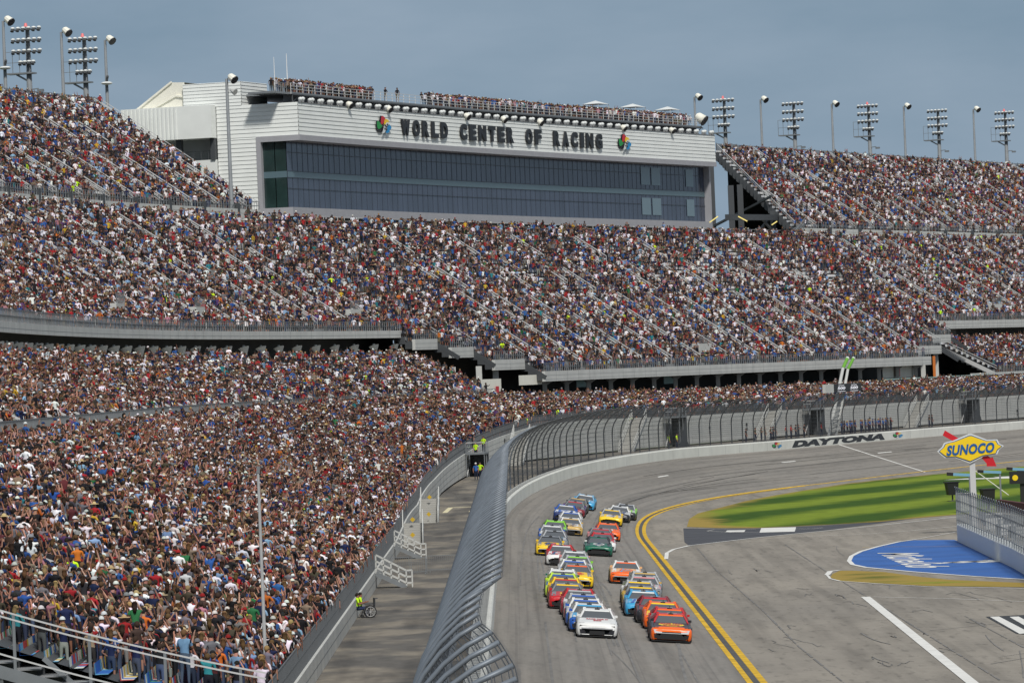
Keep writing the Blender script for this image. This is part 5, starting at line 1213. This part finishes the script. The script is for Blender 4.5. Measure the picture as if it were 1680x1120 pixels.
        m = MB(); m.face([(-.26, -1.62, hz(-1.62)+.004), (.30, -1.62, hz(-1.62)+.004), (.24, -1.42, hz(-1.42)+.004), (-.20, -1.42, hz(-1.42)+.004)]); part(m, 'hood_patch', paint(cc_[1]), t)
    m = MB()
    for sx in (-1, 1): m.face([(sx*.62, -2.25, hz(-2.25)-.01), (sx*.86, -2.15, hz(-2.1)-.05), (sx*.80, -.9, hz(-.9)-.02), (sx*.60, -.9, hz(-.9)-.008)][::sx])
    part(m, 'hood_stripe', paint(hood if hood_text and hood_text[2] else (roof if roof != hood else acc)), t)
    return t
# (px, py of the front bumper, colours body hood nose roof side accent, label)
LEFT = [
 (979, 1046, 'white white white white white white', 'white race car with red and blue hood lettering, leading the left line', ('RACE FOR IT|500', '2', 0, 'white', 'red')),
 (966, 1037, 'white white blue white blue lblue', 'white and blue race car right behind the white leader', None),
 (960, 1028, 'white white blue white blue blue', 'white and royal blue race car, third in the left line', None),
 (956, 1019, 'white blue red silver white blue', 'white roofed race car with blue hood, fourth in the left line', None),
 (950, 1010, 'red red dred red dred silver', 'dark red race car with red roof edge, fifth in the left line', None),
 (930, 999, 'red red red grey red yellow', 'bright red race car with black grille and grey roof, left of the dark red one', None),
 (927.5, 990, 'yellow red red yellow yellow red', 'race car with yellow roof and red nose behind the bright red one', None),
 (922.5, 981, 'neon blue neon neon neon blue', 'neon yellow race car with blue corner at the left edge of the pack', None),
 (922, 973, 'white white green white green white', 'white roofed race car with green side behind the neon yellow one', None),
 (946, 964, 'yellow yellow yellow grey yellow orange', 'all yellow race car with black lower grille in the left pack', None),
 (941, 956, 'white white blue white silver blue', 'white race car with blue roof stripe behind the all yellow one', None),
 (946.6, 948, 'lime white lime silver lime lime', 'race car with lime green side and windscreen stripe in the left pack', None),
 (942, 939, 'pink white pink silver pink white', 'pale pink and white race car behind the lime striped one', None),
 (920, 928, 'red red white red red white', 'red race car with white headlight corner behind the pink one', None),
 (902, 912, 'yellow yellow yellow grey yellow black', 'golden yellow race car with dark roof near the outer wall', None),
 (909, 902, 'grey dark grey silver grey black', 'charcoal grey race car behind the golden yellow one', None),
 (904.6, 892, 'blue silver blue silver blue white', 'blue race car with silver roof near the outer wall', None),
 (910, 883, 'dark grey dark lime dark lime', 'dark race car with green roof edge behind the blue and silver one', None),
 (935, 878, 'white white gold white gold gold', 'white race car with golden nose', None),
 (934.6, 868, 'white silver white white silver blue', 'plain white race car behind the one with the golden nose', None),
 (926, 855, 'blue blue navy blue blue white', 'deep blue race car behind the plain white one', None),
 (940, 848, 'purple dark dred grey purple red', 'dark purple race car behind the deep blue one', None),
 (944, 842, 'dark grey dark grey dark gold', 'black race car with gold corner, second to last of the left line', None),
 (956, 836, 'lblue lblue lblue sky lblue white', 'light blue race car, last of the left line', None)]
RIGHT = [
 (1101, 1054, 'dark dark orange red dark orange', 'black race car with orange nose and yellow hood oval, leading the right line', ('BASS PRO|SHOPS', '19', 1, 'yellow', 'red')),
 (1099, 1044, 'red dark red red red orange', 'red roofed race car tucked right behind the right line leader', None),
 (1088, 1033, 'orange orange orange orange orange yellow', 'orange race car with orange roof, third in the right line', None),
 (1075, 1023, 'dred dark dark dred dark red', 'black and maroon race car, fourth in the right line', None),
 (1055.5, 1012, 'lblue sky lblue lblue lblue white', 'sky blue race car with white hood patch in the right line', None),
 (1051, 1003, 'yellow grey white grey gold yellow', 'race car with yellow pillars and grey roof behind the sky blue one', None),
 (1049, 994, 'white silver gold silver white yellow', 'white race car with yellow roof edge, seventh in the right line', None),
 (1057, 985, 'grey pink grey silver gold pink', 'grey race car with pink windscreen stripe, eighth in the right line', None),
 (1058, 977, 'sky silver grey silver grey gold', 'silver blue race car with gold hood corner, ninth in the right line', None),
 (1027, 958, 'peach peach orange white peach orange', 'peach race car with orange nose and black grille, on its own', None)]
MID = [(981.5, 912, 'green green green dark white green', 'dark green race car with white lower edge', ('|', '17', 0, 'green', 'white')),
 (988, 905, 'red silver white red white red', 'red and white race car behind the dark green one', None),
 (985, 897, 'pink pink grey grey pink red', 'dusty pink race car behind the red and white one', None),
 (996.6, 887, 'orange orange orange orange purple orange', 'orange race car with purple side, back of the middle group', None),
 (1001, 862, 'yellow yellow yellow silver yellow yellow', 'bright yellow race car leading the rearmost right group', None),
 (1013.6, 856, 'white white dark white white silver', 'white and black race car beside the rearmost yellow one', None),
 (1024, 852, 'lime lime dark silver lime dark', 'lime green race car, rearmost on the right', None)]
def road_hit(px, py):
    v = ray(px, py); lo_, hi = 80., 900.
    for _ in range(50):
        Y = (lo_+hi)/2; x = v[0]/v[1]*Y; z = CAMH+v[2]/v[1]*Y; s_, D_ = sD(x, Y)
        if z > zroad(s_, D_): lo_ = Y
        else: hi = Y
    return sD(x, Y)
for grp in (LEFT, RIGHT, MID):
    prev = None
    for (px, py, cs, lb, ht) in grp:
        s_, D_ = road_hit(px, py); s_ += 2.45
        x, y, h = CX(s_); z = zroad(s_, D_); bank = math.atan2(zroad(s_, D_+.5)-zroad(s_, D_-.5), 1.0)
        if prev is not None and s_-prev < 5.05 and s_-prev > -3: s_ = prev+5.05; 
        prev = s_; loc = Vector(P(s_, D_, zroad(s_, D_)+.012)); hd = heading(s_)
        # local x = right of travel is -D... car faces towards smaller s (local -y)
        R = Matrix.Rotation(-hd, 3, 'Z') @ Matrix.Rotation(bank, 3, 'Y')
        if ht and ht[0] == '|': ht = None
        car(loc, R.to_euler(), cs.split(), lb, ht)
# ================================================================== PEOPLE
def seg_d(p, a, b):
    ab = b-a; t = np.clip(((p-a)*ab).sum(-1)/max(1e-9, (ab*ab).sum()), 0, 1); return np.linalg.norm(p-(a+ab*t[..., None]), axis=-1)
def figure(name, pose):
    """standing about 1.75 m, faces +X; skinned from a joint skeleton, one continuous surface"""
    g = dict(pel=(0, 0, .96), wst=(.01, 0, 1.12), cst=(.0, 0, 1.34), nck=(.0, 0, 1.485), hd0=(.03, 0, 1.575), hd1=(.035, 0, 1.69))
    lean = pose.get('lean', 0); sit = pose.get('sit', False)
    V = []; E = []; R = []; reg = {}
    def add(p, r, par=None, rg=None):
        V.append(p); R.append(r); i = len(V)-1
        if par is not None: E.append((par, i)); reg[(par, i)] = rg
        return i
    fem = pose.get('fem', False); sw = .175 if fem else .195
    pel = add(g['pel'], (.15, .115)); wst = add(g['wst'], (.145 if not fem else .12, .105), pel, 'shirt'); cst = add((lean*.10, 0, 1.34), (.165, .115), wst, 'shirt'); nk = add((lean*.15, 0, 1.49), (.062, .062), cst, 'shirt')
    h0 = add((.03+lean*.18, 0, 1.575), (.082, .088), nk, 'skin'); h1 = add((.03+lean*.20, 0, 1.685), (.085, .095), h0, 'skin'); ns = add((.128+lean*.2, 0, 1.62), (.016, .016), h0, 'skin')
    for sd_, key in ((1, 'L'), (-1, 'R')):
        sh = add((lean*.10, sd_*sw, 1.41), (.066, .062), cst, 'shirt')
        el, wr = pose[key]; el = (el[0], el[1]*sd_, el[2]); wr = (wr[0], wr[1]*sd_, wr[2])
        m1 = tuple((a+b)/2 for a, b in zip((0, sd_*sw, 1.41), el)); u = add(m1, (.056, .056), sh, 'shirt'); e_ = add(el, (.043, .043), u, 'skin' if not pose.get('long') else 'shirt'); w = add(wr, (.030, .026), e_, 'skin' if not pose.get('long') else 'shirt')
        d = Vector(wr)-Vector(el); d.normalize(); q = Vector(wr)+d*.085; pm = add(tuple(Vector(wr)+d*.045), (.036, .022), w, 'skin')
        upv = Vector((0, sd_, 0)) if abs(d.y) < .7 else Vector((1, 0, 0)); sdv = d.cross(upv).normalized(); 
        th = add(tuple(Vector(wr)+d*.05+sdv*.055), (.012, .012), w, 'skin')
        for f in range(4):
            o = sdv*(.024-.016*f); fl = (.075, .088, .082, .062)[f]; a_ = add(tuple(Vector(wr)+d*.095+o), (.0115, .0115), pm, 'skin'); b_ = add(tuple(Vector(wr)+d*(.095+fl*.85)+o+Vector((.02, 0, -.01))), (.009, .009), a_, 'skin')
        hp = add((0 if not sit else .02, sd_*.095, .90), (.105, .10), pel, 'pants')
        if sit: kn = add((.44, sd_*.13, .93), (.068, .065), hp, 'pants'); an = add((.45, sd_*.13, .50), (.045, .045), kn, 'leg'); ft = add((.58, sd_*.14, .46), (.045, .035), an, 'shoe')
        else:
            st_ = pose.get('st', .02)*sd_; kn = add((.02+st_, sd_*.115, .50), (.066, .066), hp, 'pants'); cf = add((.0+st_, sd_*.12, .34), (.056, .055), kn, 'leg'); an = add((-.02+st_, sd_*.125, .09), (.040, .040), cf, 'leg'); ft = add((.13+st_, sd_*.14, .04), (.042, .035), an, 'shoe')
    me = bpy.data.meshes.new(name); me.from_pydata(V, E, []); ob = bpy.data.objects.new('tmp', me); COL.objects.link(ob)
    md = ob.modifiers.new('s', 'SKIN'); md.use_smooth_shade = True
    for i, r in enumerate(R): me.skin_vertices[0].data[i].radius = r
    me.skin_vertices[0].data[0].use_root = True
    ob.modifiers.new('u', 'SUBSURF').levels = 1
    dg = bpy.context.evaluated_depsgraph_get(); dg.update(); out = bpy.data.meshes.new_from_object(ob.evaluated_get(dg)); COL.objects.unlink(ob); bpy.data.objects.remove(ob)
    out.name = name; out.materials.clear(); order = ['shirt', 'skin', 'pants', 'leg', 'shoe', 'cap']
    for o in order: out.materials.append(MT[o])
    n = len(out.polygons); c = np.zeros(n*3); out.polygons.foreach_get('center', c); c = c.reshape(-1, 3); Va = np.array(V); best = np.full(n, 9.); mi = np.zeros(n, int)
    for e_ in E:
        r0 = (np.mean(R[e_[0]])+np.mean(R[e_[1]]))/2; d = seg_d(c, Va[e_[0]], Va[e_[1]])-r0*.6; k = d < best; best[k] = d[k]; mi[k] = order.index(reg[e_])
    mi[(mi == 0) & (c[:, 2] < 1.0) & (np.abs(c[:, 1]) < .22)] = 2
    mi[(c[:, 2] > 1.52) & (np.hypot(c[:, 0]-.03-lean*.19, c[:, 1]) < .13)] = 1
    out.polygons.foreach_set('material_index', mi.astype(np.int32)); out.polygons.foreach_set('use_smooth', [True]*n)
    return out, (lean*.19)
def headgear(kindg, dx):
    m = MB(); z = 1.665
    if kindg == 'cap': m.ball((.03+dx, 0, z), .118, 0, 10, (1.05, .92, 1.0), True); m.hexa([(.10+dx, -.075, z-.01), (.235+dx, -.05, z-.03), (.235+dx, .05, z-.03), (.10+dx, .075, z-.01), (.10+dx, -.075, z+.012), (.235+dx, -.05, z-.012), (.235+dx, .05, z-.012), (.10+dx, .075, z+.012)])
    elif kindg == 'hat': m.ball((.03+dx, 0, z+.01), .115, 0, 10, (1, .95, 1.05), True); m.tube([(.03+dx, 0, z), (.03+dx, 0, z+.025)], [.24, .20], 12)
    elif kindg == 'long': m.ball((.015+dx, 0, z-.005), .116, 0, 10, (1.0, .95, 1), True); m.tube([(-.03+dx, 0, z+.05), (-.075+dx, 0, z-.10), (-.085+dx, 0, z-.30)], [.08, .095, .05], 8)
    else: m.ball((.005+dx, 0, z-.02), .112, 0, 10, (1.0, .94, 1.1), True); m.ball((-.03+dx, 0, z-.03), .088, 0, 8, (1, 1, 1.1))
    return m
dn = ((.03, .27, 1.13), (.12, .25, .90)); bent = ((.05, .28, 1.14), (.30, .14, 1.22)); upph = ((.24, .24, 1.42), (.36, .10, 1.66)); hi = ((.16, .24, 1.62), (.18, .17, 1.90)); pt = ((.28, .22, 1.38), (.54, .20, 1.46)); hip = ((-.10, .36, 1.18), (.05, .22, 1.03)); fold = ((.10, .24, 1.16), (.24, .02, 1.24))
POSES = [dict(L=dn, R=dn), dict(L=upph, R=upph), dict(L=upph, R=dn, st=.08), dict(L=hi, R=bent), dict(L=fold, R=fold, fem=True), dict(L=bent, R=upph, fem=True), dict(L=hip, R=hip, st=.05), dict(L=pt, R=dn), dict(L=dn, R=bent, long=True), dict(L=upph, R=upph, fem=True, lean=.6), dict(L=bent, R=bent, sit=True), dict(L=hi, R=hi, fem=True)]
PN = ['arms down', 'filming', 'phone raised', 'arm raised', 'arms folded', 'shading eyes', 'elbows out', 'pointing', 'long sleeves', 'leaning forward', 'sitting', 'arms raised']
FIG = [figure('person_body', p) for p in POSES]
GEAR = ['cap', 'hat', 'long', 'short']
# crowd colours
SH = [((.016, .016, .018), 27, 'black'), ((.68, .68, .67), 17, 'white'), ((.20, .20, .21), 9, 'grey'), ((.018, .028, .085), 11, 'navy'), ((.035, .12, .36), 7, 'blue'), ((.42, .025, .03), 6, 'red'), ((.11, .025, .03), 6, 'maroon'), ((.28, .22, .15), 4, 'tan'), ((.08, .072, .045), 5, 'olive'), ((.07, .045, .032), 3.5, 'brown'),
      ((.68, .19, .03), 1.1, 'orange'), ((.03, .26, .27), .9, 'teal'), ((.03, .17, .06), .8, 'green'), ((.66, .44, .04), .9, 'yellow'), ((.13, .06, .18), 1.0, 'purple'), ((.52, .24, .27), 1.6, 'pink'), ((.26, .44, .62), 4.5, 'light blue'), ((.05, .052, .058), 9, 'charcoal'), ((.50, .78, .02), .25, 'hi-vis yellow')]
PT = [(.02, .022, .03), (.05, .07, .13), (.09, .12, .20), (.22, .18, .12), (.10, .10, .10), (.04, .04, .04), (.42, .42, .40)]
SK = [(.33, .165, .115), (.25, .12, .08), (.20, .095, .062), (.39, .21, .155), (.10, .05, .03), (.17, .09, .055)]
CP = [((.60, .60, .58), 'white cap'), ((.02, .02, .02), 'black cap'), ((.35, .02, .02), 'red cap'), ((.02, .05, .16), 'navy cap'), ((.25, .25, .25), 'grey cap'), ((.55, .42, .22), 'straw hat'), ((.05, .03, .02), 'dark hair'), ((.16, .09, .04), 'brown hair'), ((.40, .27, .12), 'blonde hair'), ((.02, .015, .012), 'black hair')]
spr = np.array([x[1] for x in SH]); spr = spr/spr.sum()
cpr = np.array([.115, .13, .025, .035, .06, .02, .22, .17, .05, .13])
def gear_for(ci, r):
    if ci < 5: return 0
    if ci == 5: return 1
    return 2 if (ci in (8, 7) and r < .5) or r < .2 else 3
# person variants for the crowd: each pose with each headgear, as single meshes
bases = []
for (me, dx) in FIG:
    nV = len(me.vertices); v = np.zeros(nV*3); me.vertices.foreach_get('co', v); bases.append((v.reshape(-1, 3), [tuple(p.vertices) for p in me.polygons], [p.material_index for p in me.polygons], dx))
crowd_col = bpy.data.collections.new('crowd_sources')
VAR = {}; vn = 0
for pi_ in range(len(FIG)):
    for gi in range(4):
        v, f, mi, dx = bases[pi_]; m = MB(); m.v = [tuple(q) for q in v]; m.f = list(f); m.m = list(mi); b = len(m.v); hg = headgear(GEAR[gi], dx)
        m.v += hg.v; m.f += [tuple(b+i for i in q) for q in hg.f]; m.m += [5]*len(hg.f)
        me = m.mesh('crowd_person', ['shirt', 'skin', 'pants', 'leg', 'shoe', 'cap'], True); o = bpy.data.objects.new('v%03d' % vn, me); crowd_col.objects.link(o); VAR[(pi_, gi)] = vn; vn += 1
GEARM = {}
# gather all standing places
rec = []
for (sm, D, z, zone, row) in seats:
    n = len(sm); js = rng.normal(0, .07, n); jd = rng.normal(0, .07, n); pos = Pv(sm+js, D+jd, z); pos[:, 2] += np.where(rng.random(n) < (.10 if zone in (1, 2, 3, 4, 5) else 0), .42, 0); X, Y, d = projv(pos+np.array([0, 0, 1.0]))
    keep = (X > -70) & (X < 1750) & (Y > -60) & (Y < 1215) & (rng.random(n) < {1: .975, 2: .95, 3: .93, 4: .94, 5: .90, 6: .97, 7: 1}[zone])
    if zone == 3:   # thinner patches in the middle stand
        thin = (np.exp(-((X-1150)/110)**2-((Y-430)/30)**2)*.5+np.exp(-((X-700)/60)**2-((Y-440)/25)**2)*.25); keep &= rng.random(n) > thin
    if zone == 5: keep &= rng.random(n) > np.exp(-((X-1330)/50)**2-((Y-290)/20)**2)*.4
    if zone in (2, 3, 4, 5):
        w_ = sum(np.sin(sm*f_+row*g_+p_) for f_, g_, p_ in ((.31, .9, 0), (.83, -.6, 2), (1.7, 1.7, 4), (.12, .35, 1))); keep &= ~((w_ > 1.65+(0 if zone == 3 else .35)) & (rng.random(n) < .8))
    if zone == 1:
        w_ = sum(np.sin(sm*f_+row*g_+p_) for f_, g_, p_ in ((.4, .7, 0), (1.1, -.8, 2), (2.1, 1.9, 4))); keep &= ~((w_ > 2.3) & (rng.random(n) < .7))
    # aisles stay clear
    def gap(pitch, s0, w=.85, off=0.0):
        q = (sm-(s0+pitch*.5+off)+pitch*.5) % pitch-pitch*.5; return np.abs(q) > w
    if zone == 1: keep &= gap(11.5, 84)
    if zone == 2: keep &= gap(10.5, 170) if sm[0] < 600 else True
    if zone == 3:
        s0 = max([q[0] for q in segs if q[0] <= sm[0]+.01])
        if row < 12: keep &= gap(11.0, s0, 1.0)
        if 11 <= row < 20: keep &= gap(11.0, s0, 1.0, 5.5)
        if row >= 17: keep &= gap(11.0, s0, 1.0)
    if zone == 4 and row < 10: keep &= gap(8.5, 380, 1.0)
    if zone == 5 and row < 10: keep &= gap(9.0, 712, 1.0)
    if zone == 4 and row >= 12: keep &= gap(8.5, 380, .8, 2)
    if zone == 5 and row >= 12: keep &= gap(9.0, 735, .8, 3)
    for i in np.nonzero(keep)[0]: rec.append((pos[i, 0], pos[i, 1], pos[i, 2], zone, row, sm[i], d[i], X[i], Y[i]))
rec = np.array(rec); n = len(rec)
inframe = (rec[:, 7] > 2) & (rec[:, 7] < 1678) & (rec[:, 8] < 1128) & (rec[:, 3] == 1)
ordr = np.argsort(np.where(inframe, rec[:, 6], 1e9)); NI = 246
ind = ordr[:NI]; isind = np.zeros(n, bool); isind[ind] = True
zone = rec[:, 3]
pose = np.zeros(n, int)
pp = {1: [.26, .12, .12, .05, .08, .10, .06, .04, .10, .04, .01, .015]}; far = [.34, .08, .08, .02, .14, .06, .08, .03, .11, .01, .04, .01]
pose = np.where(zone == 1, rng.choice(12, n, p=np.array(pp[1])/sum(pp[1])), rng.choice(12, n, p=np.array(far)/sum(far)))
shi = rng.choice(len(SH), n, p=spr); cpi = rng.choice(len(CP), n, p=cpr/cpr.sum()); ski = rng.choice(6, n, p=[.3, .25, .15, .2, .05, .05]); pti = rng.choice(7, n, p=[.28, .2, .12, .12, .12, .1, .06]); bare = rng.random(n) < .45
shi[zone == 7] = 0; gr_ = rng.random(n); gi_ = np.array([gear_for(c, r) for c, r in zip(cpi, gr_)])
tgt = np.stack([rng.uniform(0, 10, n), rng.uniform(290, 430, n)], 1); ang = np.arctan2(tgt[:, 1]-rec[:, 1], tgt[:, 0]-rec[:, 0])+rng.normal(0, .28, n)
scl = rng.normal(1.0, .055, n).clip(.86, 1.13)
def jit(c, k): return np.clip(c*rng.uniform(.75, 1.25, (k, 1))*rng.uniform(.92, 1.08, (k, 3)), 0, .9)
dkf = np.where((shi == 1) | (shi == 18), 1.12, .78)[:, None]; shc = jit(np.array([s[0] for s in SH])[shi], n)*dkf*np.array([1.0, .96, 1.02]); cpc = jit(np.array([c[0] for c in CP])[cpi], n)*np.where(cpi == 0, .95, .75)[:, None]; skc = jit(np.array(SK)[ski], n); ptc = jit(np.array(PT)[pti], n)*.65; lgc = np.where(bare[:, None], skc, ptc)
vidx = np.array([VAR[(a, b)] for a, b in zip(pose, gi_)])
# --- the mass of spectators: one object
sel = np.nonzero(~isind)[0]; me = bpy.data.meshes.new('spectator_crowd'); me.vertices.add(len(sel)); me.vertices.foreach_set('co', rec[sel, :3].astype(np.float32).ravel())
def fa(nm, ty, arr, key='value'):
    a = me.attributes.new(nm, ty, 'POINT'); a.data.foreach_set(key, arr.ravel())
fa('rot', 'FLOAT', ang[sel].astype(np.float32)); fa('scl', 'FLOAT', scl[sel].astype(np.float32)); fa('idx', 'INT', vidx[sel].astype(np.int32))
for nm, ar in (('shirt', shc), ('cap', cpc), ('skin', skc), ('pants', ptc), ('leg', lgc)): fa(nm, 'FLOAT_COLOR', np.concatenate([ar[sel], np.ones((len(sel), 1))], 1).astype(np.float32), 'color')
cro = bpy.data.objects.new('spectator_crowd', me); COL.objects.link(cro); cro['kind'] = 'stuff'; cro['label'] = 'dense mass of standing spectators filling every tier of the grandstands'; cro['category'] = 'crowd'
ng = bpy.data.node_groups.new('crowd', 'GeometryNodeTree'); ng.interface.new_socket('Geometry', in_out='INPUT', socket_type='NodeSocketGeometry'); ng.interface.new_socket('Geometry', in_out='OUTPUT', socket_type='NodeSocketGeometry')
gi = ng.nodes.new('NodeGroupInput'); go = ng.nodes.new('NodeGroupOutput'); ip = ng.nodes.new('GeometryNodeInstanceOnPoints'); ci = ng.nodes.new('GeometryNodeCollectionInfo'); ci.inputs['Collection'].default_value = crowd_col; ci.inputs['Separate Children'].default_value = True; ci.inputs['Reset Children'].default_value = True
def na(nm, ty): q = ng.nodes.new('GeometryNodeInputNamedAttribute'); q.data_type = ty; q.inputs['Name'].default_value = nm; return q.outputs['Attribute']
cx_ = ng.nodes.new('ShaderNodeCombineXYZ'); K = ng.links.new
K(gi.outputs[0], ip.inputs['Points']); K(ci.outputs[0], ip.inputs['Instance']); ip.inputs['Pick Instance'].default_value = True; K(na('idx', 'INT'), ip.inputs['Instance Index']); K(na('rot', 'FLOAT'), cx_.inputs[2]); K(cx_.outputs[0], ip.inputs['Rotation']); K(na('scl', 'FLOAT'), ip.inputs['Scale']); K(ip.outputs[0], go.inputs[0])
cro.modifiers.new('crowd', 'NODES').node_group = ng
print('CROWD', len(sel), 'individuals', NI)
# --- individual people
HG = {}
def person(loc, rz, sc, pi_, shirt, cap, skin, pants, leg, gk, label, group=None):
    me_ = FIG[pi_][0]; o = bpy.data.objects.new('person', me_); COL.objects.link(o); o.location = loc; o.rotation_euler = (0, 0, rz); o.scale = (sc,)*3
    for k_, c in (('shirt', shirt), ('skin', skin), ('pants', pants), ('leg', leg)): o[k_] = [float(q) for q in c]
    tag(o, label, 'person', group); dx = FIG[pi_][1]; key = (gk, round(dx, 3))
    if key not in HG: HG[key] = headgear(gk, dx).mesh('headgear', ['cap'], True)
    h_ = bpy.data.objects.new({'cap': 'cap', 'hat': 'hat'}.get(gk, 'hair'), HG[key]); COL.objects.link(h_); h_.parent = o; h_['cap'] = [float(q) for q in cap]
    return o
def ordw(k): return ordn[k-1] if k <= 12 else {13: 'thirteenth', 14: 'fourteenth', 15: 'fifteenth', 16: 'sixteenth', 17: 'seventeenth', 18: 'eighteenth', 19: 'nineteenth', 20: 'twentieth'}.get(k, '%dth' % k if k % 10 not in (1, 2, 3) or k in (21, 22, 23) and False else {1: '%dst', 2: '%dnd', 3: '%drd'}[k % 10] % k)
byrow = {}
for i in ind: byrow.setdefault(int(rec[i, 4]), []).append(i)
for row, li in sorted(byrow.items()):
    li.sort(key=lambda i: rec[i, 5])
    for q, i in enumerate(li):
        lb = 'person in %s top, %s, %s, %s row up, %s from near end' % (SH[shi[i]][2], CP[cpi[i]][1], PN[pose[i]], ordw(row+1), ordw(q+1))
        person(rec[i, :3], float(ang[i]), float(scl[i]), int(pose[i]), shc[i], cpc[i], skc[i], ptc[i], lgc[i], GEAR[gi_[i]], lb, 'spectators in the nearest rows')
# stewards, crew and guests on the walkway
HV = (.50, .80, .02); cols = {s[2]: s[0] for s in SH}
def wperson(px, py, D, shirt, gk, cap, pz, label, group=None, face=None, z=None, sc=1.0, pants=(.02, .025, .05)):
    s_, z_ = onD(px, py, D); zz = zk(s_) if z is None else z; p = P(s_, D, zz); rz = face if face is not None else -heading(s_)
    return person(p, rz, sc, pz, cols.get(shirt, HV), cap, SK[0], pants, pants, gk, label, group)
wcol = ['blue', 'blue', 'navy', 'blue', 'blue', 'charcoal', 'blue', 'navy', 'blue']
for k, px in enumerate(np.linspace(1378, 1462, 27)):
    if 1404 < px < 1409: continue
    wperson(px+rng.uniform(-1, 1), 705, 2.9+(k % 3)*.6, wcol[k % 9] if px < 1450 else ('charcoal', 'black', 'red', 'charcoal')[k % 4], GEAR[(0, 3, 3, 2)[k % 4]], CP[(3, 6, 7, 8)[k % 4]][0], (0, 8, 4, 6)[k % 4], 'person in %s shirt, %s from left in the group behind the start line fence' % ((wcol[k % 9] if px < 1450 else ('charcoal', 'black', 'red', 'charcoal')[k % 4]), ordw(k+1)), 'people standing behind the fence at the start line')
for k, (px, c) in enumerate([(1222, 'black'), (1238, 'olive'), (1247, 'olive'), (1252, 'olive'), (1262, 'olive'), (1268, 'charcoal'), (1272, 'olive'), (1289, 'red'), (1294, 'red'), (1297, 'black'), (1305, 'charcoal'), (1308, 'charcoal'), (1318, 'black'), (1346, 'red'), (1522, 'black'), (1527, 'charcoal')]):
    wperson(px, 712, 3.2+(k % 2)*.6, c, GEAR[(0, 3)[k % 2]], CP[(1, 9)[k % 2]][0], (0, 6, 4)[k % 3], 'person in %s clothes behind the fence, %s from the left of the scattered group' % (c, ordw(k+1)), 'scattered people behind the fence')
for k, (px, c, lb) in enumerate([(717+380, HV, 'steward in hi-vis yellow vest at the foot of a dark stair tower, left one'), (1108, HV, 'steward in hi-vis yellow vest at the foot of a dark stair tower, right one')]):
    wperson(px, 715, 5.5, 'hv', 'short', CP[9][0], 0, lb, 'hi-vis stewards')
wperson(786, 778, 7.5, 'hv', 'short', CP[9][0], 6, 'steward in hi-vis vest standing under the landing at the walkway end', 'hi-vis stewards', -1.9); wperson(779, 780, 7.8, 'blue', 'cap', CP[0][0], 0, 'person in blue standing beside the hi-vis steward under the landing', None, -1.7)
for (px, py, D, c, lb) in ((792, 742, 9.2, 'hv', 'steward in hi-vis shirt leaning on the rail above the landing'), (780, 752, 9.0, 'hv', 'steward in hi-vis vest sitting lower on the landing tower'), (848, 710, 10.2, 'white', 'person in white shirt at the top left of the tall stairs'), (863, 707, 10.2, 'hv', 'steward in hi-vis vest at the top right of the tall stairs'), (1036, 705, 9.5, 'hv', 'steward in hi-vis vest part way up the stairs seen through the fence'), (1043, 705, 9.5, 'white', 'person in white behind the steward on the stairs')):
    s_, z_ = onD(px, py, D); wperson(px, py, D, c, 'short', CP[6][0], 0, lb, 'hi-vis stewards' if c == 'hv' else None, -2.0, z=z_-.1)
# wheelchair and two crouching stewards
v = ray(592, 1013); t = (.8-CAMH)/v[2]; wx, wy = v[0]*t+.5, v[1]*t
wc = thing('wheelchair', 'empty black wheelchair parked by the near stand wall beside two stewards', 'wheelchair', (wx, wy, .8), .1)
for y in (-.3, .3):
    m_ = MB(); pts = [(.31*cos(a), y, .32+.31*sin(a)) for a in np.linspace(0, 2*pi, 25)]; m_.tube(pts, .025, 6, 0, False); w_ = part(m_, 'wheel', 'tyre', wc)
    m_ = MB()
    for k in range(8): a = k*pi/4; m_.bar((0, y, .32), (.3*cos(a), y, .32+.3*sin(a)), .012)
    pts = [(.25*cos(a), y*1.12, .32+.25*sin(a)) for a in np.linspace(0, 2*pi, 19)]; m_.tube(pts, .012, 5, 0, False); part(m_, 'spokes', 'rail', w_)
    m_ = MB(); m_.cyl((-.42, y-.02, .09), (-.42, y+.02, .09), .09, 10); part(m_, 'caster', 'tyre', wc)
m_ = MB(); m_.box((-.05, 0, .52), (.46, .46, .07)); part(m_, 'seat', 'black', wc); m_ = MB(); m_.box((.22, 0, .78), (.06, .46, .5)); part(m_, 'backrest', 'black', wc)
m_ = MB()
for y in (-.26, .26): m_.bar((.24, y, .4), (.27, y, 1.02), .035); m_.bar((.27, y, 1.0), (.42, y, 1.0), .03); m_.bar((-.28, y, .52), (-.45, y, .15), .03); m_.bar((-.3, y, .72), (.22, y, .72), .04)
part(m_, 'frame', 'dsteel', wc)
for k, (dx_, dy_, lb) in enumerate([(-.55, -.1, 'crouching steward in hi-vis vest left of the wheelchair, nearer the wall'), (-.42, .6, 'crouching steward in hi-vis vest leaning over the wheelchair front')]):
    person((wx+dx_-.1, wy+dy_, .8-.40), .15, .98, 10, HV, CP[9][0], SK[1], (.02, .03, .08), (.02, .03, .08), 'short', lb, 'hi-vis stewards')
bpy.context.view_layer.update()
